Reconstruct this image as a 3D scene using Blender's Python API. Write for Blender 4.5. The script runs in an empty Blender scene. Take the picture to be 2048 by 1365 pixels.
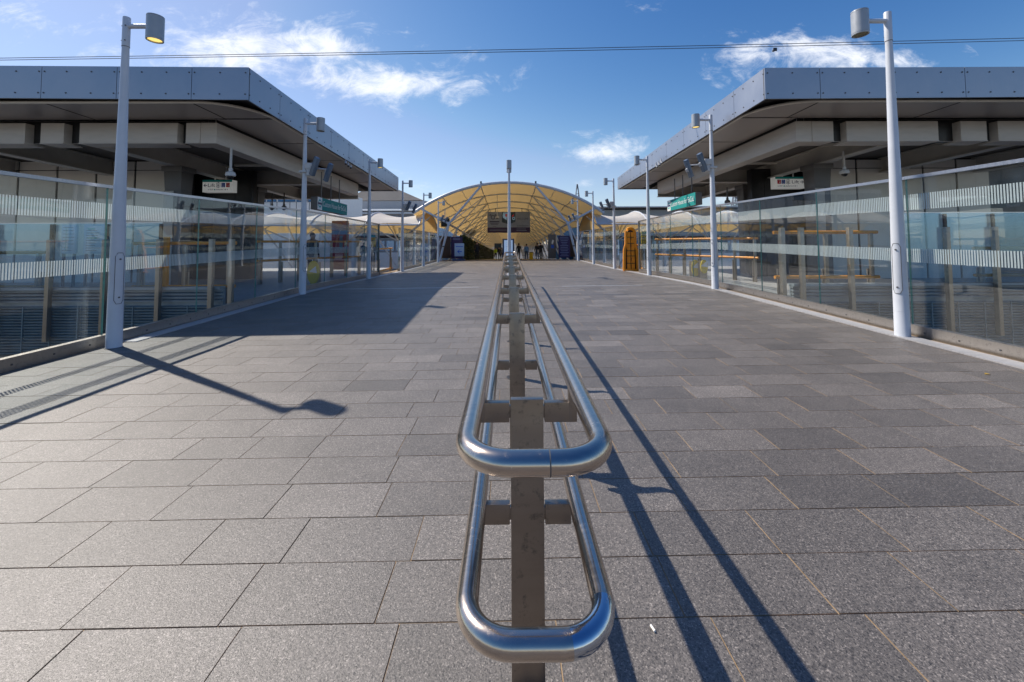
import bpy, bmesh, math, random
from mathutils import Vector, Matrix, Quaternion
random.seed(11)
R = math.radians
sc = bpy.context.scene
COL = sc.collection

# ------------------------------------------------------------------ camera
F, CX, CY = 803.0, 1024.0, 449.0
CAM = Vector((0, 0, 1.46))
yaw, pitch, roll = 0.0087, math.atan(36 / F), 0.0044
fw = Vector((math.sin(yaw) * math.cos(pitch), math.cos(yaw) * math.cos(pitch), math.sin(pitch)))
rt0 = fw.cross(Vector((0, 0, 1))).normalized()
up0 = rt0.cross(fw).normalized()
rt = rt0 * math.cos(roll) - up0 * math.sin(roll)
up = up0 * math.cos(roll) + rt0 * math.sin(roll)
cd = bpy.data.cameras.new('camera')
cam = bpy.data.objects.new('camera', cd)
COL.objects.link(cam)
cam.matrix_world = Matrix(((rt.x, up.x, -fw.x, CAM.x), (rt.y, up.y, -fw.y, CAM.y), (rt.z, up.z, -fw.z, CAM.z), (0, 0, 0, 1)))
cd.sensor_width = 36
cd.lens = F / 2048 * 36
cd.shift_y = -(682.5 - CY) / 2048
cd.clip_start = 0.05
cd.clip_end = 5000
sc.camera = cam


def at(px, py, Y):
    """world point where the sight line through a photo pixel meets the plane at distance Y"""
    d = fw + rt * ((px - CX) / F) - up * ((py - CY) / F)
    return CAM + d * (Y / d.y)


ZP = [(-8, -.06), (0, -.01), (1.3, 0), (5.8, .035), (9, .09), (11.5, .13), (13, .12), (16, .07), (21, -.01), (26, -.04), (33, -.04), (35, -.08), (37, -.16)]


def zc(y):
    if y <= ZP[0][0]: return ZP[0][1]
    if y >= 37: return -.16 - .04 * (y - 37)
    for (a, za), (b, zb) in zip(ZP, ZP[1:]):
        if y <= b:
            t = (y - a) / (b - a)
            return za + (zb - za) * t


def deck(x, y):
    return zc(y) + .0075 * max(-6.2, min(6.2, x)) * (1 if y < 34 else max(0, 1 - (y - 34) / 4))


# ------------------------------------------------------------------ materials
def new_mat(name):
    m = bpy.data.materials.new(name)
    m.use_nodes = True
    nt = m.node_tree
    return m, nt, nt.nodes['Principled BSDF']


def N(nt, kind, **kw):
    n = nt.nodes.new(kind)
    for k, v in kw.items(): setattr(n, k, v)
    return n


def M2(nt, op, a, b=None, c=None, clamp=False):
    n = nt.nodes.new('ShaderNodeMath')
    n.operation = op
    n.use_clamp = clamp
    for i, v in enumerate((a, b, c)):
        if v is None: continue
        if isinstance(v, (int, float)): n.inputs[i].default_value = v
        else: nt.links.new(v, n.inputs[i])
    return n.outputs[0]


def pm(name, col, rough=.5, metal=0, var=.12, scale=4, bump=0, bscale=60, rvar=.08, stretch=(1, 1, 1), spec=.5, emit=None, estr=0, coat=0):
    m, nt, b = new_mat(name)
    tc = N(nt, 'ShaderNodeTexCoord')
    mp = N(nt, 'ShaderNodeMapping')
    mp.inputs['Scale'].default_value = stretch
    nt.links.new(tc.outputs['Object'], mp.inputs['Vector'])
    no = N(nt, 'ShaderNodeTexNoise')
    no.inputs['Scale'].default_value = scale
    no.inputs['Detail'].default_value = 6
    no.inputs['Roughness'].default_value = .6
    nt.links.new(mp.outputs[0], no.inputs['Vector'])
    ramp = N(nt, 'ShaderNodeMapRange')
    ramp.inputs['From Min'].default_value = .3
    ramp.inputs['From Max'].default_value = .7
    ramp.inputs['To Min'].default_value = 1 - var
    ramp.inputs['To Max'].default_value = 1 + var
    nt.links.new(no.outputs['Fac'], ramp.inputs['Value'])
    mx = N(nt, 'ShaderNodeVectorMath', operation='SCALE')
    mx.inputs[0].default_value = col[:3]
    nt.links.new(ramp.outputs[0], mx.inputs['Scale'])
    nt.links.new(mx.outputs[0], b.inputs['Base Color'])
    b.inputs['Metallic'].default_value = metal
    b.inputs['Specular IOR Level'].default_value = spec
    if rvar:
        r2 = N(nt, 'ShaderNodeMapRange')
        r2.inputs['From Min'].default_value = .3
        r2.inputs['From Max'].default_value = .7
        r2.inputs['To Min'].default_value = max(.02, rough - rvar)
        r2.inputs['To Max'].default_value = min(1, rough + rvar)
        nt.links.new(no.outputs['Fac'], r2.inputs['Value'])
        nt.links.new(r2.outputs[0], b.inputs['Roughness'])
    else:
        b.inputs['Roughness'].default_value = rough
    if bump:
        n2 = N(nt, 'ShaderNodeTexNoise')
        n2.inputs['Scale'].default_value = bscale
        n2.inputs['Detail'].default_value = 4
        nt.links.new(mp.outputs[0], n2.inputs['Vector'])
        bp = N(nt, 'ShaderNodeBump')
        bp.inputs['Strength'].default_value = bump
        bp.inputs['Distance'].default_value = .01
        nt.links.new(n2.outputs['Fac'], bp.inputs['Height'])
        nt.links.new(bp.outputs[0], b.inputs['Normal'])
    if emit:
        b.inputs['Emission Color'].default_value = (*emit, 1)
        b.inputs['Emission Strength'].default_value = estr
    return m


def paver_mat():
    m, nt, b = new_mat('granite_paver')
    tc = N(nt, 'ShaderNodeTexCoord')
    O = tc.outputs['Object']
    at_ = N(nt, 'ShaderNodeAttribute', attribute_name='shade')

    def noise(s, d=3, r=.6):
        n = N(nt, 'ShaderNodeTexNoise')
        n.inputs['Scale'].default_value = s
        n.inputs['Detail'].default_value = d
        n.inputs['Roughness'].default_value = r
        nt.links.new(O, n.inputs['Vector'])
        return n.outputs['Fac']
    fine, mid, big = noise(170, 2, .8), noise(75, 4, .8), noise(.55, 5)
    blot = noise(3.2, 6, .65)
    v = N(nt, 'ShaderNodeTexVoronoi')
    v.inputs['Scale'].default_value = 210
    nt.links.new(O, v.inputs['Vector'])
    vr = N(nt, 'ShaderNodeSeparateColor')
    nt.links.new(v.outputs['Color'], vr.inputs[0])
    speck = M2(nt, 'GREATER_THAN', vr.outputs[0], .88)
    dark = M2(nt, 'LESS_THAN', vr.outputs[1], .16)
    s = M2(nt, 'MULTIPLY_ADD', fine, 2.2, -.1)
    s = M2(nt, 'MULTIPLY', s, M2(nt, 'MULTIPLY_ADD', mid, 2.4, -.2))
    s = M2(nt, 'MULTIPLY', s, M2(nt, 'MULTIPLY_ADD', big, .55, .72))
    s = M2(nt, 'MULTIPLY', s, M2(nt, 'MULTIPLY_ADD', blot, .6, .7))
    s = M2(nt, 'MULTIPLY', s, at_.outputs['Fac'])
    s = M2(nt, 'MULTIPLY', s, M2(nt, 'MULTIPLY_ADD', speck, .9, 1.0))
    s = M2(nt, 'MULTIPLY', s, M2(nt, 'MULTIPLY_ADD', dark, -.55, 1.0))
    # sparse small grime spots
    g = N(nt, 'ShaderNodeTexVoronoi')
    g.inputs['Scale'].default_value = 2.6
    g.inputs['Randomness'].default_value = 1
    nt.links.new(O, g.inputs['Vector'])
    spot = M2(nt, 'LESS_THAN', g.outputs['Distance'], M2(nt, 'MULTIPLY_ADD', noise(30), .06, -.005))
    s = M2(nt, 'MULTIPLY', s, M2(nt, 'MULTIPLY_ADD', spot, -.3, 1.0))
    # trodden chewing gum, pale and dark discs of uneven outline
    for sc_, th, gain in ((1.7, .028, .55), (1.15, .033, -.38)):
        gv = N(nt, 'ShaderNodeTexVoronoi')
        gv.inputs['Scale'].default_value = sc_
        nt.links.new(O, gv.inputs['Vector'])
        gm = M2(nt, 'LESS_THAN', gv.outputs['Distance'], M2(nt, 'MULTIPLY_ADD', noise(45), th * 1.4, th * .2))
        s = M2(nt, 'MULTIPLY', s, M2(nt, 'MULTIPLY_ADD', gm, gain, 1.0))
    # broad worn and damp-stained patches
    wn = noise(.9, 8, .7)
    wr = N(nt, 'ShaderNodeMapRange')
    wr.inputs['From Min'].default_value = .52
    wr.inputs['From Max'].default_value = .68
    wr.inputs['To Min'].default_value = 1.0
    wr.inputs['To Max'].default_value = .78
    nt.links.new(wn, wr.inputs['Value'])
    s = M2(nt, 'MULTIPLY', s, wr.outputs[0])
    vm = N(nt, 'ShaderNodeVectorMath', operation='SCALE')
    vm.inputs[0].default_value = (.128, .114, .103)
    nt.links.new(s, vm.inputs['Scale'])
    nt.links.new(vm.outputs[0], b.inputs['Base Color'])
    rr = M2(nt, 'MULTIPLY_ADD', mid, .25, .40)
    nt.links.new(rr, b.inputs['Roughness'])
    b.inputs['Specular IOR Level'].default_value = .85
    bp = N(nt, 'ShaderNodeBump')
    bp.inputs['Strength'].default_value = .55
    bp.inputs['Distance'].default_value = .003
    nt.links.new(M2(nt, 'ADD', fine, mid), bp.inputs['Height'])
    nt.links.new(bp.outputs[0], b.inputs['Normal'])
    return m


def glass_mat(name, tint, refl=1.0, gcol=(1, 1, 1)):
    m, nt, b = new_mat(name)
    nt.nodes.remove(b)
    out = nt.nodes['Material Output']
    lw = N(nt, 'ShaderNodeLayerWeight')
    lw.inputs['Blend'].default_value = .5
    fres = M2(nt, 'MULTIPLY_ADD', M2(nt, 'POWER', lw.outputs['Facing'], 4.5), .90, .042)
    tr = N(nt, 'ShaderNodeBsdfTransparent')
    tr.inputs['Color'].default_value = (*tint, 1)
    gl = N(nt, 'ShaderNodeBsdfGlossy')
    gl.inputs['Roughness'].default_value = .004
    gl.inputs['Color'].default_value = (*gcol, 1)
    # slight waviness of the toughened sheets
    tc = N(nt, 'ShaderNodeTexCoord')
    no = N(nt, 'ShaderNodeTexNoise')
    no.inputs['Scale'].default_value = 1.3
    no.inputs['Detail'].default_value = 1
    nt.links.new(tc.outputs['Object'], no.inputs['Vector'])
    bp = N(nt, 'ShaderNodeBump')
    bp.inputs['Strength'].default_value = .12
    bp.inputs['Distance'].default_value = .02
    nt.links.new(no.outputs['Fac'], bp.inputs['Height'])
    nt.links.new(bp.outputs[0], gl.inputs['Normal'])
    mx = N(nt, 'ShaderNodeMixShader')
    nt.links.new(M2(nt, 'MULTIPLY', fres, refl, clamp=True), mx.inputs[0])
    nt.links.new(tr.outputs[0], mx.inputs[1])
    nt.links.new(gl.outputs[0], mx.inputs[2])
    # thin film of dust
    df = N(nt, 'ShaderNodeBsdfDiffuse')
    df.inputs['Color'].default_value = (.6, .62, .62, 1)
    n3 = N(nt, 'ShaderNodeTexNoise')
    n3.inputs['Scale'].default_value = 5
    n3.inputs['Detail'].default_value = 6
    nt.links.new(tc.outputs['Object'], n3.inputs['Vector'])
    m2 = N(nt, 'ShaderNodeMixShader')
    nt.links.new(M2(nt, 'MULTIPLY_ADD', n3.outputs['Fac'], .035, -.008, clamp=True), m2.inputs[0])
    nt.links.new(mx.outputs[0], m2.inputs[1])
    nt.links.new(df.outputs[0], m2.inputs[2])
    nt.links.new(m2.outputs[0], out.inputs['Surface'])
    return m


def frit_mat():
    m, nt, b = new_mat('frit_stripes')
    out = nt.nodes['Material Output']
    b.inputs['Base Color'].default_value = (.80, .83, .82, 1)
    b.inputs['Roughness'].default_value = .5
    tc = N(nt, 'ShaderNodeTexCoord')
    sx = N(nt, 'ShaderNodeSeparateXYZ')
    nt.links.new(tc.outputs['Object'], sx.inputs[0])
    fr = M2(nt, 'FRACT', M2(nt, 'MULTIPLY', sx.outputs[1], 1 / .031))
    st = M2(nt, 'LESS_THAN', fr, .58)
    tr = N(nt, 'ShaderNodeBsdfTransparent')
    tl = N(nt, 'ShaderNodeBsdfTranslucent')
    tl.inputs['Color'].default_value = (.75, .8, .78, 1)
    m0 = N(nt, 'ShaderNodeMixShader')
    m0.inputs[0].default_value = .35
    nt.links.new(b.outputs[0], m0.inputs[1])
    nt.links.new(tl.outputs[0], m0.inputs[2])
    mx = N(nt, 'ShaderNodeMixShader')
    nt.links.new(st, mx.inputs[0])
    nt.links.new(tr.outputs[0], mx.inputs[1])
    nt.links.new(m0.outputs[0], mx.inputs[2])
    nt.links.new(mx.outputs[0], out.inputs['Surface'])
    return m


def fabric_mat(name, col, tcol, fac):
    m, nt, b = new_mat(name)
    out = nt.nodes['Material Output']
    b.inputs['Roughness'].default_value = .6
    tc = N(nt, 'ShaderNodeTexCoord')
    no = N(nt, 'ShaderNodeTexNoise')
    no.inputs['Scale'].default_value = .7
    no.inputs['Detail'].default_value = 6
    nt.links.new(tc.outputs['Object'], no.inputs['Vector'])
    vm = N(nt, 'ShaderNodeVectorMath', operation='SCALE')
    vm.inputs[0].default_value = col
    nt.links.new(M2(nt, 'MULTIPLY_ADD', no.outputs['Fac'], .3, .85), vm.inputs['Scale'])
    nt.links.new(vm.outputs[0], b.inputs['Base Color'])
    tl = N(nt, 'ShaderNodeBsdfTranslucent')
    tl.inputs['Color'].default_value = (*tcol, 1)
    mx = N(nt, 'ShaderNodeMixShader')
    mx.inputs[0].default_value = fac
    nt.links.new(b.outputs[0], mx.inputs[1])
    nt.links.new(tl.outputs[0], mx.inputs[2])
    nt.links.new(mx.outputs[0], out.inputs['Surface'])
    return m


def steel_mat(name, col, rough, stain=.0, stretch=(1, 1, 1)):
    m, nt, b = new_mat(name)
    tc = N(nt, 'ShaderNodeTexCoord')
    mp = N(nt, 'ShaderNodeMapping')
    mp.inputs['Scale'].default_value = stretch
    nt.links.new(tc.outputs['Object'], mp.inputs[0])

    def noise(s, d=5, v=mp.outputs[0], r=.6):
        n = N(nt, 'ShaderNodeTexNoise')
        n.inputs['Scale'].default_value = s
        n.inputs['Detail'].default_value = d
        n.inputs['Roughness'].default_value = r
        nt.links.new(v, n.inputs['Vector'])
        return n.outputs['Fac']
    a = noise(6)
    c = noise(45, 6, tc.outputs['Object'], .7)
    smear = N(nt, 'ShaderNodeMapRange')
    smear.inputs['From Min'].default_value = .56
    smear.inputs['From Max'].default_value = .7
    nt.links.new(c, smear.inputs['Value'])
    st = N(nt, 'ShaderNodeMapRange')
    st.inputs['From Min'].default_value = .55
    st.inputs['From Max'].default_value = .72
    st.inputs['To Max'].default_value = stain
    nt.links.new(noise(22, 6, tc.outputs['Object'], .75), st.inputs['Value'])
    f = M2(nt, 'MULTIPLY_ADD', a, .3, .85)
    f = M2(nt, 'MULTIPLY', f, M2(nt, 'SUBTRACT', 1, st.outputs[0]))
    vm = N(nt, 'ShaderNodeVectorMath', operation='SCALE')
    vm.inputs[0].default_value = col
    nt.links.new(f, vm.inputs['Scale'])
    nt.links.new(vm.outputs[0], b.inputs['Base Color'])
    b.inputs['Metallic'].default_value = 1
    r = M2(nt, 'MULTIPLY_ADD', smear.outputs[0], .10, rough)
    r = M2(nt, 'ADD', r, M2(nt, 'MULTIPLY', st.outputs[0], .5))
    r = M2(nt, 'ADD', r, M2(nt, 'MULTIPLY_ADD', a, .12, -.06), clamp=True)
    nt.links.new(r, b.inputs['Roughness'])
    bp = N(nt, 'ShaderNodeBump')
    bp.inputs['Strength'].default_value = .025
    bp.inputs['Distance'].default_value = .002
    nt.links.new(noise(160, 3), bp.inputs['Height'])
    nt.links.new(bp.outputs[0], b.inputs['Normal'])
    return m


def leaf_mat():
    return pm('ivy_leaf', (.035, .06, .02), .6, 0, .5, 30)


MT = dict(
    paver=paver_mat(),
    grout=pm('grout', (.30, .22, .14), .9, 0, .35, 6, .3, 120),
    kerb=pm('kerb_metal', (.46, .46, .47), .42, .35, .12, 5, .1, 200, stretch=(1, 8, 1)),
    plinth=steel_mat('plinth_steel', (.40, .37, .34), .36, .5, (1, 6, 1)),
    tube=steel_mat('brushed_steel', (.56, .48, .41), .20, .10, (1, 10, 1)),
    polished=steel_mat('polished_steel', (.52, .56, .62), .10, .1),
    flat=steel_mat('flat_steel', (.31, .265, .225), .30, .6, (1, 1, 5)),
    post=steel_mat('fin_post_steel', (.36, .30, .235), .42, .2, (1, 1, 4)),
    dark=pm('dark_gap', (.012, .012, .014), .7, 0, .2),
    pole=pm('white_pole_paint', (.62, .65, .70), .36, 0, .06, 3, .03, 40, spec=.5),
    head=pm('lamp_grey_paint', (.40, .42, .44), .38, .2, .06, 8),
    seam=pm('seam', (.08, .08, .085), .6, 0, .1),
    lens=pm('lamp_lens', (.35, .33, .2), .15, 0, .1, 20),
    lit=pm('lamp_lens_lit', (.9, .75, .35), .3, 0, .1, 20, emit=(1, .70, .20), estr=1.1),
    glass=glass_mat('parapet_glass', (.935, .965, .968), 1.15),
    glass2=glass_mat('screen_glass', (.74, .86, .95), 3.0, (.45, .72, 1.0)),  # blue sky reflection put into the glossy colour, reflectance raised
    gedge=pm('glass_edge', (.10, .30, .27), .2, 0, .2, 8),
    frit=frit_mat(),
    rail=steel_mat('cap_rail_steel', (.62, .62, .64), .32, .1, (1, 6, 1)),
    fascia=pm('fascia_aluminium', (.35, .375, .43), .36, .65, .07, 1.2, .02, 30, rvar=.06),
    soffit=pm('soffit_panel', (.46, .42, .40), .35, .15, .08, .8),
    trim=pm('soffit_trim', (.72, .68, .62), .5, .1, .08, 2),
    girder=pm('girder_paint', (.58, .54, .50), .45, .1, .10, 1.5, stretch=(1, 1, 5)),
    beam=pm('beam_paint', (.50, .47, .43), .5, .1, .1, 2),
    ceil=pm('ceiling_deck', (.22, .205, .195), .6, .1, .15, 2),
    cream=pm('cream_panel', (.78, .74, .67), .35, 0, .06, .7),
    column=pm('column_paint', (.13, .125, .125), .45, .1, .12, 2),
    black=pm('black_panel', (.012, .012, .014), .4, 0, .2),
    roof=pm('roof_sheet', (.35, .36, .38), .5, .3, .1, 1),
    louvre=pm('louvre_metal', (.30, .34, .36), .45, .3, .15, 3),
    mesh=pm('dark_louvre', (.16, .22, .24), .5, .2, .25, 4),
    platform=pm('platform_paving', (.34, .33, .32), .6, 0, .2, 3),
    orange=pm('orange_rail_paint', (.82, .30, .012), .38, 0, .1, 5),
    yellow=pm('yellow_paint', (.75, .52, .01), .45, 0, .1, 6),
    white=pm('white_paint', (.78, .79, .80), .45, 0, .06, 4),
    offw=pm('sign_white', (.84, .84, .82), .4, 0, .05, 4),
    glowsign=pm('sign_face_added_glow', (.80, .80, .78), .4, 0, .04, 4, emit=(1, 1, .97), estr=.12),  # faint emission added to brighten the sign face under the roof
    green=pm('sign_green', (.002, .25, .235), .65, 0, .06, 4),
    teal=pm('teal', (.006, .40, .38), .6, 0, .06, 4),
    navy=pm('navy_ink', (.012, .014, .10), .5, 0, .05, 4),
    blue=pm('blue_square', (.02, .11, .60), .4, 0, .05, 4),
    red=pm('red_square', (.80, .03, .06), .4, 0, .05, 4),
    maroon=pm('maroon_panel', (.46, .03, .035), .5, 0, .1, 3),
    purple=pm('purple_banner', (.035, .02, .10), .5, 0, .1, 3),
    lilac=pm('banner_grey', (.24, .31, .50), .5, 0, .1, 1.5),
    brown=pm('brown_board', (.045, .02, .014), .5, 0, .2, 4),
    cable=pm('cable', (.03, .035, .05), .6, 0, .1),
    fabric=fabric_mat('canopy_fabric', (.80, .79, .76), (.92, .82, .60), .42),
    backlit_underside=fabric_mat('canopy_backlit_amber', (.78, .62, .37), (.92, .71, .40), .50),  # amber of sunlight through the fabric put into an added under-sheet's colour
    tubew=pm('canopy_steel_white', (.58, .60, .64), .4, 0, .06, 3),
    hall=pm('hall_cladding', (.33, .35, .38), .5, .2, .08, .3),
    hallroof=pm('hall_roof', (.42, .36, .30), .6, 0, .1, .3),
    bwin=pm('blue_window', (.03, .12, .25), .12, .3, .2, .5),
    skywin=pm('pale_blue_glazing', (.30, .46, .66), .15, .3, .3, .3),
    ground=pm('ground_ballast', (.10, .095, .09), .9, 0, .3, .8, .5, 4),
    ivy=leaf_mat(),
    skin=pm('skin', (.45, .27, .2), .5, 0, .05),
    hair=pm('dark_hair', (.02, .015, .012), .6, 0, .2),
    cblack=pm('black_cloth', (.02, .02, .024), .8, 0, .2, 10),
    cblue=pm('blue_cloth', (.10, .24, .48), .8, 0, .15, 10),
    cdenim=pm('denim', (.05, .09, .16), .8, 0, .15, 10),
    cgrey=pm('grey_cloth', (.25, .25, .26), .8, 0, .15, 10),
    hivis=pm('hivis_cloth', (.45, .62, .02), .7, 0, .1, 10),
    cwhite=pm('pale_cloth', (.6, .58, .55), .8, 0, .1, 10),
    screen=pm('lit_screen', (.35, .5, .75), .3, 0, .15, 2, emit=(.45, .65, 1), estr=.35),
    frameblue=pm('blue_frame', (.01, .05, .16), .35, 0, .1),
    speaker=pm('speaker_grey', (.13, .18, .25), .4, .1, .1, 6),
    speakerw=pm('bracket_white', (.6, .6, .6), .45, 0, .1, 6),
    postblue=pm('poster_paper', (.50, .58, .68), .4, 0, .08, 2),
    pylon=pm('pylon_steel', (.20, .21, .24), .6, .2, .1),
    butt=pm('cigarette_paper', (.8, .78, .74), .8, 0, .1),
    leafy=pm('dry_leaf', (.5, .33, .05), .7, 0, .2),
)


# ------------------------------------------------------------------ mesh builder
class MB:
    def __init__(self):
        self.v, self.f, self.m = [], [], []

    def add(self, vs, fs, mi=0):
        o = len(self.v)
        self.v += [Vector(p) for p in vs]
        for f in fs:
            self.f.append([i + o for i in f])
            self.m.append(mi)
        return self

    def obox(self, c, ax, ay, az, mi=0):
        c, ax, ay, az = Vector(c), Vector(ax), Vector(ay), Vector(az)
        vs = [c + ax * i + ay * j + az * k for k in (-1, 1) for j in (-1, 1) for i in (-1, 1)]
        fs = [(0, 2, 3, 1), (4, 5, 7, 6), (0, 1, 5, 4), (2, 6, 7, 3), (0, 4, 6, 2), (1, 3, 7, 5)]
        if ax.cross(ay).dot(az) < 0: fs = [f[::-1] for f in fs]
        return self.add(vs, fs, mi)

    def box(self, x0, x1, y0, y1, z0, z1, mi=0):
        return self.obox(((x0 + x1) / 2, (y0 + y1) / 2, (z0 + z1) / 2), (abs(x1 - x0) / 2, 0, 0), (0, abs(y1 - y0) / 2, 0), (0, 0, abs(z1 - z0) / 2), mi)

    def beam(self, p0, p1, w, h, upv=(0, 0, 1), mi=0):
        p0, p1 = Vector(p0), Vector(p1)
        d = (p1 - p0)
        t = d.normalized()
        s = t.cross(Vector(upv))
        if s.length < 1e-4: s = t.cross(Vector((1, 0, 0)))
        s.normalize()
        u = s.cross(t).normalized()
        return self.obox((p0 + p1) / 2, s * (w / 2), d / 2, u * (h / 2), mi)

    def quad(self, a, b, c, d, mi=0):
        return self.add([a, b, c, d], [(0, 1, 2, 3)], mi)

    def cyl(self, p0, p1, r0, r1=None, n=16, mi=0, caps=True, capmi=None):
        r1 = r0 if r1 is None else r1
        p0, p1 = Vector(p0), Vector(p1)
        t = (p1 - p0).normalized()
        a = t.cross(Vector((0, 0, 1)))
        if a.length < 1e-3: a = Vector((1, 0, 0))
        a.normalize()
        b = t.cross(a)
        vs = []
        for p, r in ((p0, r0), (p1, r1)):
            for i in range(n):
                an = 2 * math.pi * i / n
                vs.append(p + a * (r * math.cos(an)) + b * (r * math.sin(an)))
        fs = [(i, (i + 1) % n, n + (i + 1) % n, n + i) for i in range(n)]
        self.add(vs, fs, mi)
        if caps:
            o = len(self.v) - 2 * n
            cm = mi if capmi is None else capmi
            self.f.append([o + i for i in range(n)][::-1]); self.m.append(cm)
            self.f.append([o + n + i for i in range(n)]); self.m.append(cm)
        return self

    def lathe(self, prof, c=(0, 0, 0), n=24, mi=0, caps=True):
        c = Vector(c)
        vs = []
        for r, z in prof:
            for i in range(n):
                a = 2 * math.pi * i / n
                vs.append(c + Vector((r * math.cos(a), r * math.sin(a), z)))
        fs = []
        for k in range(len(prof) - 1):
            for i in range(n):
                fs.append((k * n + i, k * n + (i + 1) % n, (k + 1) * n + (i + 1) % n, (k + 1) * n + i))
        if caps:
            fs.append(tuple(range(n))[::-1])
            fs.append(tuple((len(prof) - 1) * n + i for i in range(n)))
        return self.add(vs, fs, mi)

    def tube(self, path, r, n=20, closed=False, mi=0, mfun=None):
        path = [Vector(p) for p in path]
        k = len(path)
        vs, rings = [], []
        prev = None
        for i in range(k):
            a = path[(i - 1) % k] if (closed or i > 0) else path[i]
            b = path[(i + 1) % k] if (closed or i < k - 1) else path[i]
            t = (b - a).normalized()
            nrm = Vector((0, 0, 1)) if abs(t.z) < .9 else Vector((1, 0, 0))
            s = t.cross(nrm).normalized()
            u = s.cross(t).normalized()
            for j in range(n):
                an = 2 * math.pi * j / n
                vs.append(path[i] + s * (r * math.cos(an)) + u * (r * math.sin(an)))
        o = len(self.v)
        self.v += vs
        for i in range(k if closed else k - 1):
            i2 = (i + 1) % k
            mm = mfun(path[i], path[i2]) if mfun else mi
            for j in range(n):
                self.f.append([o + i * n + j, o + i2 * n + j, o + i2 * n + (j + 1) % n, o + i * n + (j + 1) % n][::-1])
                self.m.append(mm)
        if not closed:
            self.f.append([o + j for j in range(n)]); self.m.append(mi)
            self.f.append([o + (k - 1) * n + j for j in range(n)][::-1]); self.m.append(mi)
        return self

    def prism(self, pts, vec, mi=0):
        pts = [Vector(p) for p in pts]
        vec = Vector(vec)
        n = len(pts)
        nr = Vector((0, 0, 0))
        for i in range(n): nr += pts[i].cross(pts[(i + 1) % n])
        if nr.dot(vec) < 0: pts = pts[::-1]
        vs = pts + [p + vec for p in pts]
        fs = [tuple(range(n))[::-1], tuple(range(n, 2 * n))] + [(i, (i + 1) % n, n + (i + 1) % n, n + i) for i in range(n)]
        return self.add(vs, fs, mi)

    def mesh(self, me, mat4, mi=0):
        return self.add([mat4 @ v.co for v in me.vertices], [tuple(p.vertices) for p in me.polygons], mi)

    def build(self, name, mats, parent=None, bevel=0, smooth=35, local=False):
        if not isinstance(mats, (list, tuple)): mats = [mats]
        off = Vector((0, 0, 0)) if local else origin_of(parent)
        me = bpy.data.meshes.new(name)
        me.from_pydata([tuple(v - off) for v in self.v], [], self.f)
        for k in mats: me.materials.append(MT[k] if isinstance(k, str) else k)
        me.polygons.foreach_set('material_index', self.m)
        if bevel:
            bm = bmesh.new(); bm.from_mesh(me)
            ed = [e for e in bm.edges if len(e.link_faces) == 2 and e.calc_face_angle(0) > .6]
            bmesh.ops.bevel(bm, geom=ed, offset=bevel, segments=2, affect='EDGES', profile=.6, clamp_overlap=True)
            bm.to_mesh(me); bm.free()
        me.update()
        if smooth:
            me.shade_smooth()
            me.set_sharp_from_angle(angle=R(smooth))
        o = bpy.data.objects.new(name, me)
        COL.objects.link(o)
        if parent: o.parent = parent
        return o


ORG = {}


def origin_of(p):
    t = Vector((0, 0, 0))
    while p is not None:
        t = t + p.location
        p = p.parent
    return t


def tag(o, label=None, cat=None, group=None, kind=None):
    if label: o['label'] = label
    if cat: o['category'] = cat
    if group: o['group'] = group
    if kind: o['kind'] = kind
    return o


def thing(name, label, cat, loc=(0, 0, 0), rz=0, group=None):
    o = bpy.data.objects.new(name, None)
    o.empty_display_size = .2
    COL.objects.link(o)
    o.location = loc
    o.rotation_euler = (0, 0, rz)
    return tag(o, label, cat, group)


def copy_tree(o, parent=None):
    c = o.copy()
    COL.objects.link(c)
    if parent: c.parent = parent
    for ch in list(o.children): copy_tree(ch, c)
    return c


TXT = {}


def text_mesh(s):
    if s not in TXT:
        cu = bpy.data.curves.new('txt', 'FONT')
        cu.body = s
        cu.size = 1
        cu.resolution_u = 3
        cu.extrude = 0
        ob = bpy.data.objects.new('txt', cu)
        COL.objects.link(ob)
        dg = bpy.context.evaluated_depsgraph_get()
        me = bpy.data.meshes.new_from_object(ob.evaluated_get(dg))
        bpy.data.objects.remove(ob)
        bpy.data.curves.remove(cu)
        TXT[s] = me
    return TXT[s]


def put_text(mb, s, x, y, h, P, mi=0, w=None):
    """text with left edge x, baseline y, cap height h on a panel frame P (4x4: x right, y up, z out)"""
    me = text_mesh(s)
    xs = [v.co.x for v in me.vertices]
    k = h / .7
    kx = k if w is None else w / (max(xs) - min(xs))
    m = P @ Matrix.Translation((x - min(xs) * kx, y, .0075)) @ Matrix.Diagonal((kx, k, 1, 1))
    mb.mesh(me, m, mi)


def prect(mb, x0, x1, y0, y1, P, z=.003, mi=0, t=.002):
    c = P @ Vector(((x0 + x1) / 2, (y0 + y1) / 2, z))
    X, Y, Z = P.col[0].to_3d(), P.col[1].to_3d(), P.col[2].to_3d()
    mb.obox(c, X * ((x1 - x0) / 2), Y * ((y1 - y0) / 2), Z * (t / 2), mi)


def ppoly(mb, pts, P, z=.004, mi=0, t=.002):
    Z = P.col[2].to_3d()
    mb.prism([P @ Vector((a, b, z)) for a, b in pts], Z * t, mi)


def pring(mb, x, y, r0, r1, P, z=.004, mi=0, n=28):
    for i in range(n):
        a, b = 2 * math.pi * i / n, 2 * math.pi * (i + 1) / n
        mb.add([P @ Vector((x + r * math.cos(q), y + r * math.sin(q), z)) for r, q in ((r0, a), (r1, a), (r1, b), (r0, b))], [(0, 1, 2, 3)], mi)


def frame_from(o, xdir, zdir):
    X, Z = Vector(xdir).normalized(), Vector(zdir).normalized()
    Y = Z.cross(X).normalized()
    return Matrix(((X.x, Y.x, Z.x, o[0]), (X.y, Y.y, Z.y, o[1]), (X.z, Y.z, Z.z, o[2]), (0, 0, 0, 1)))


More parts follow.
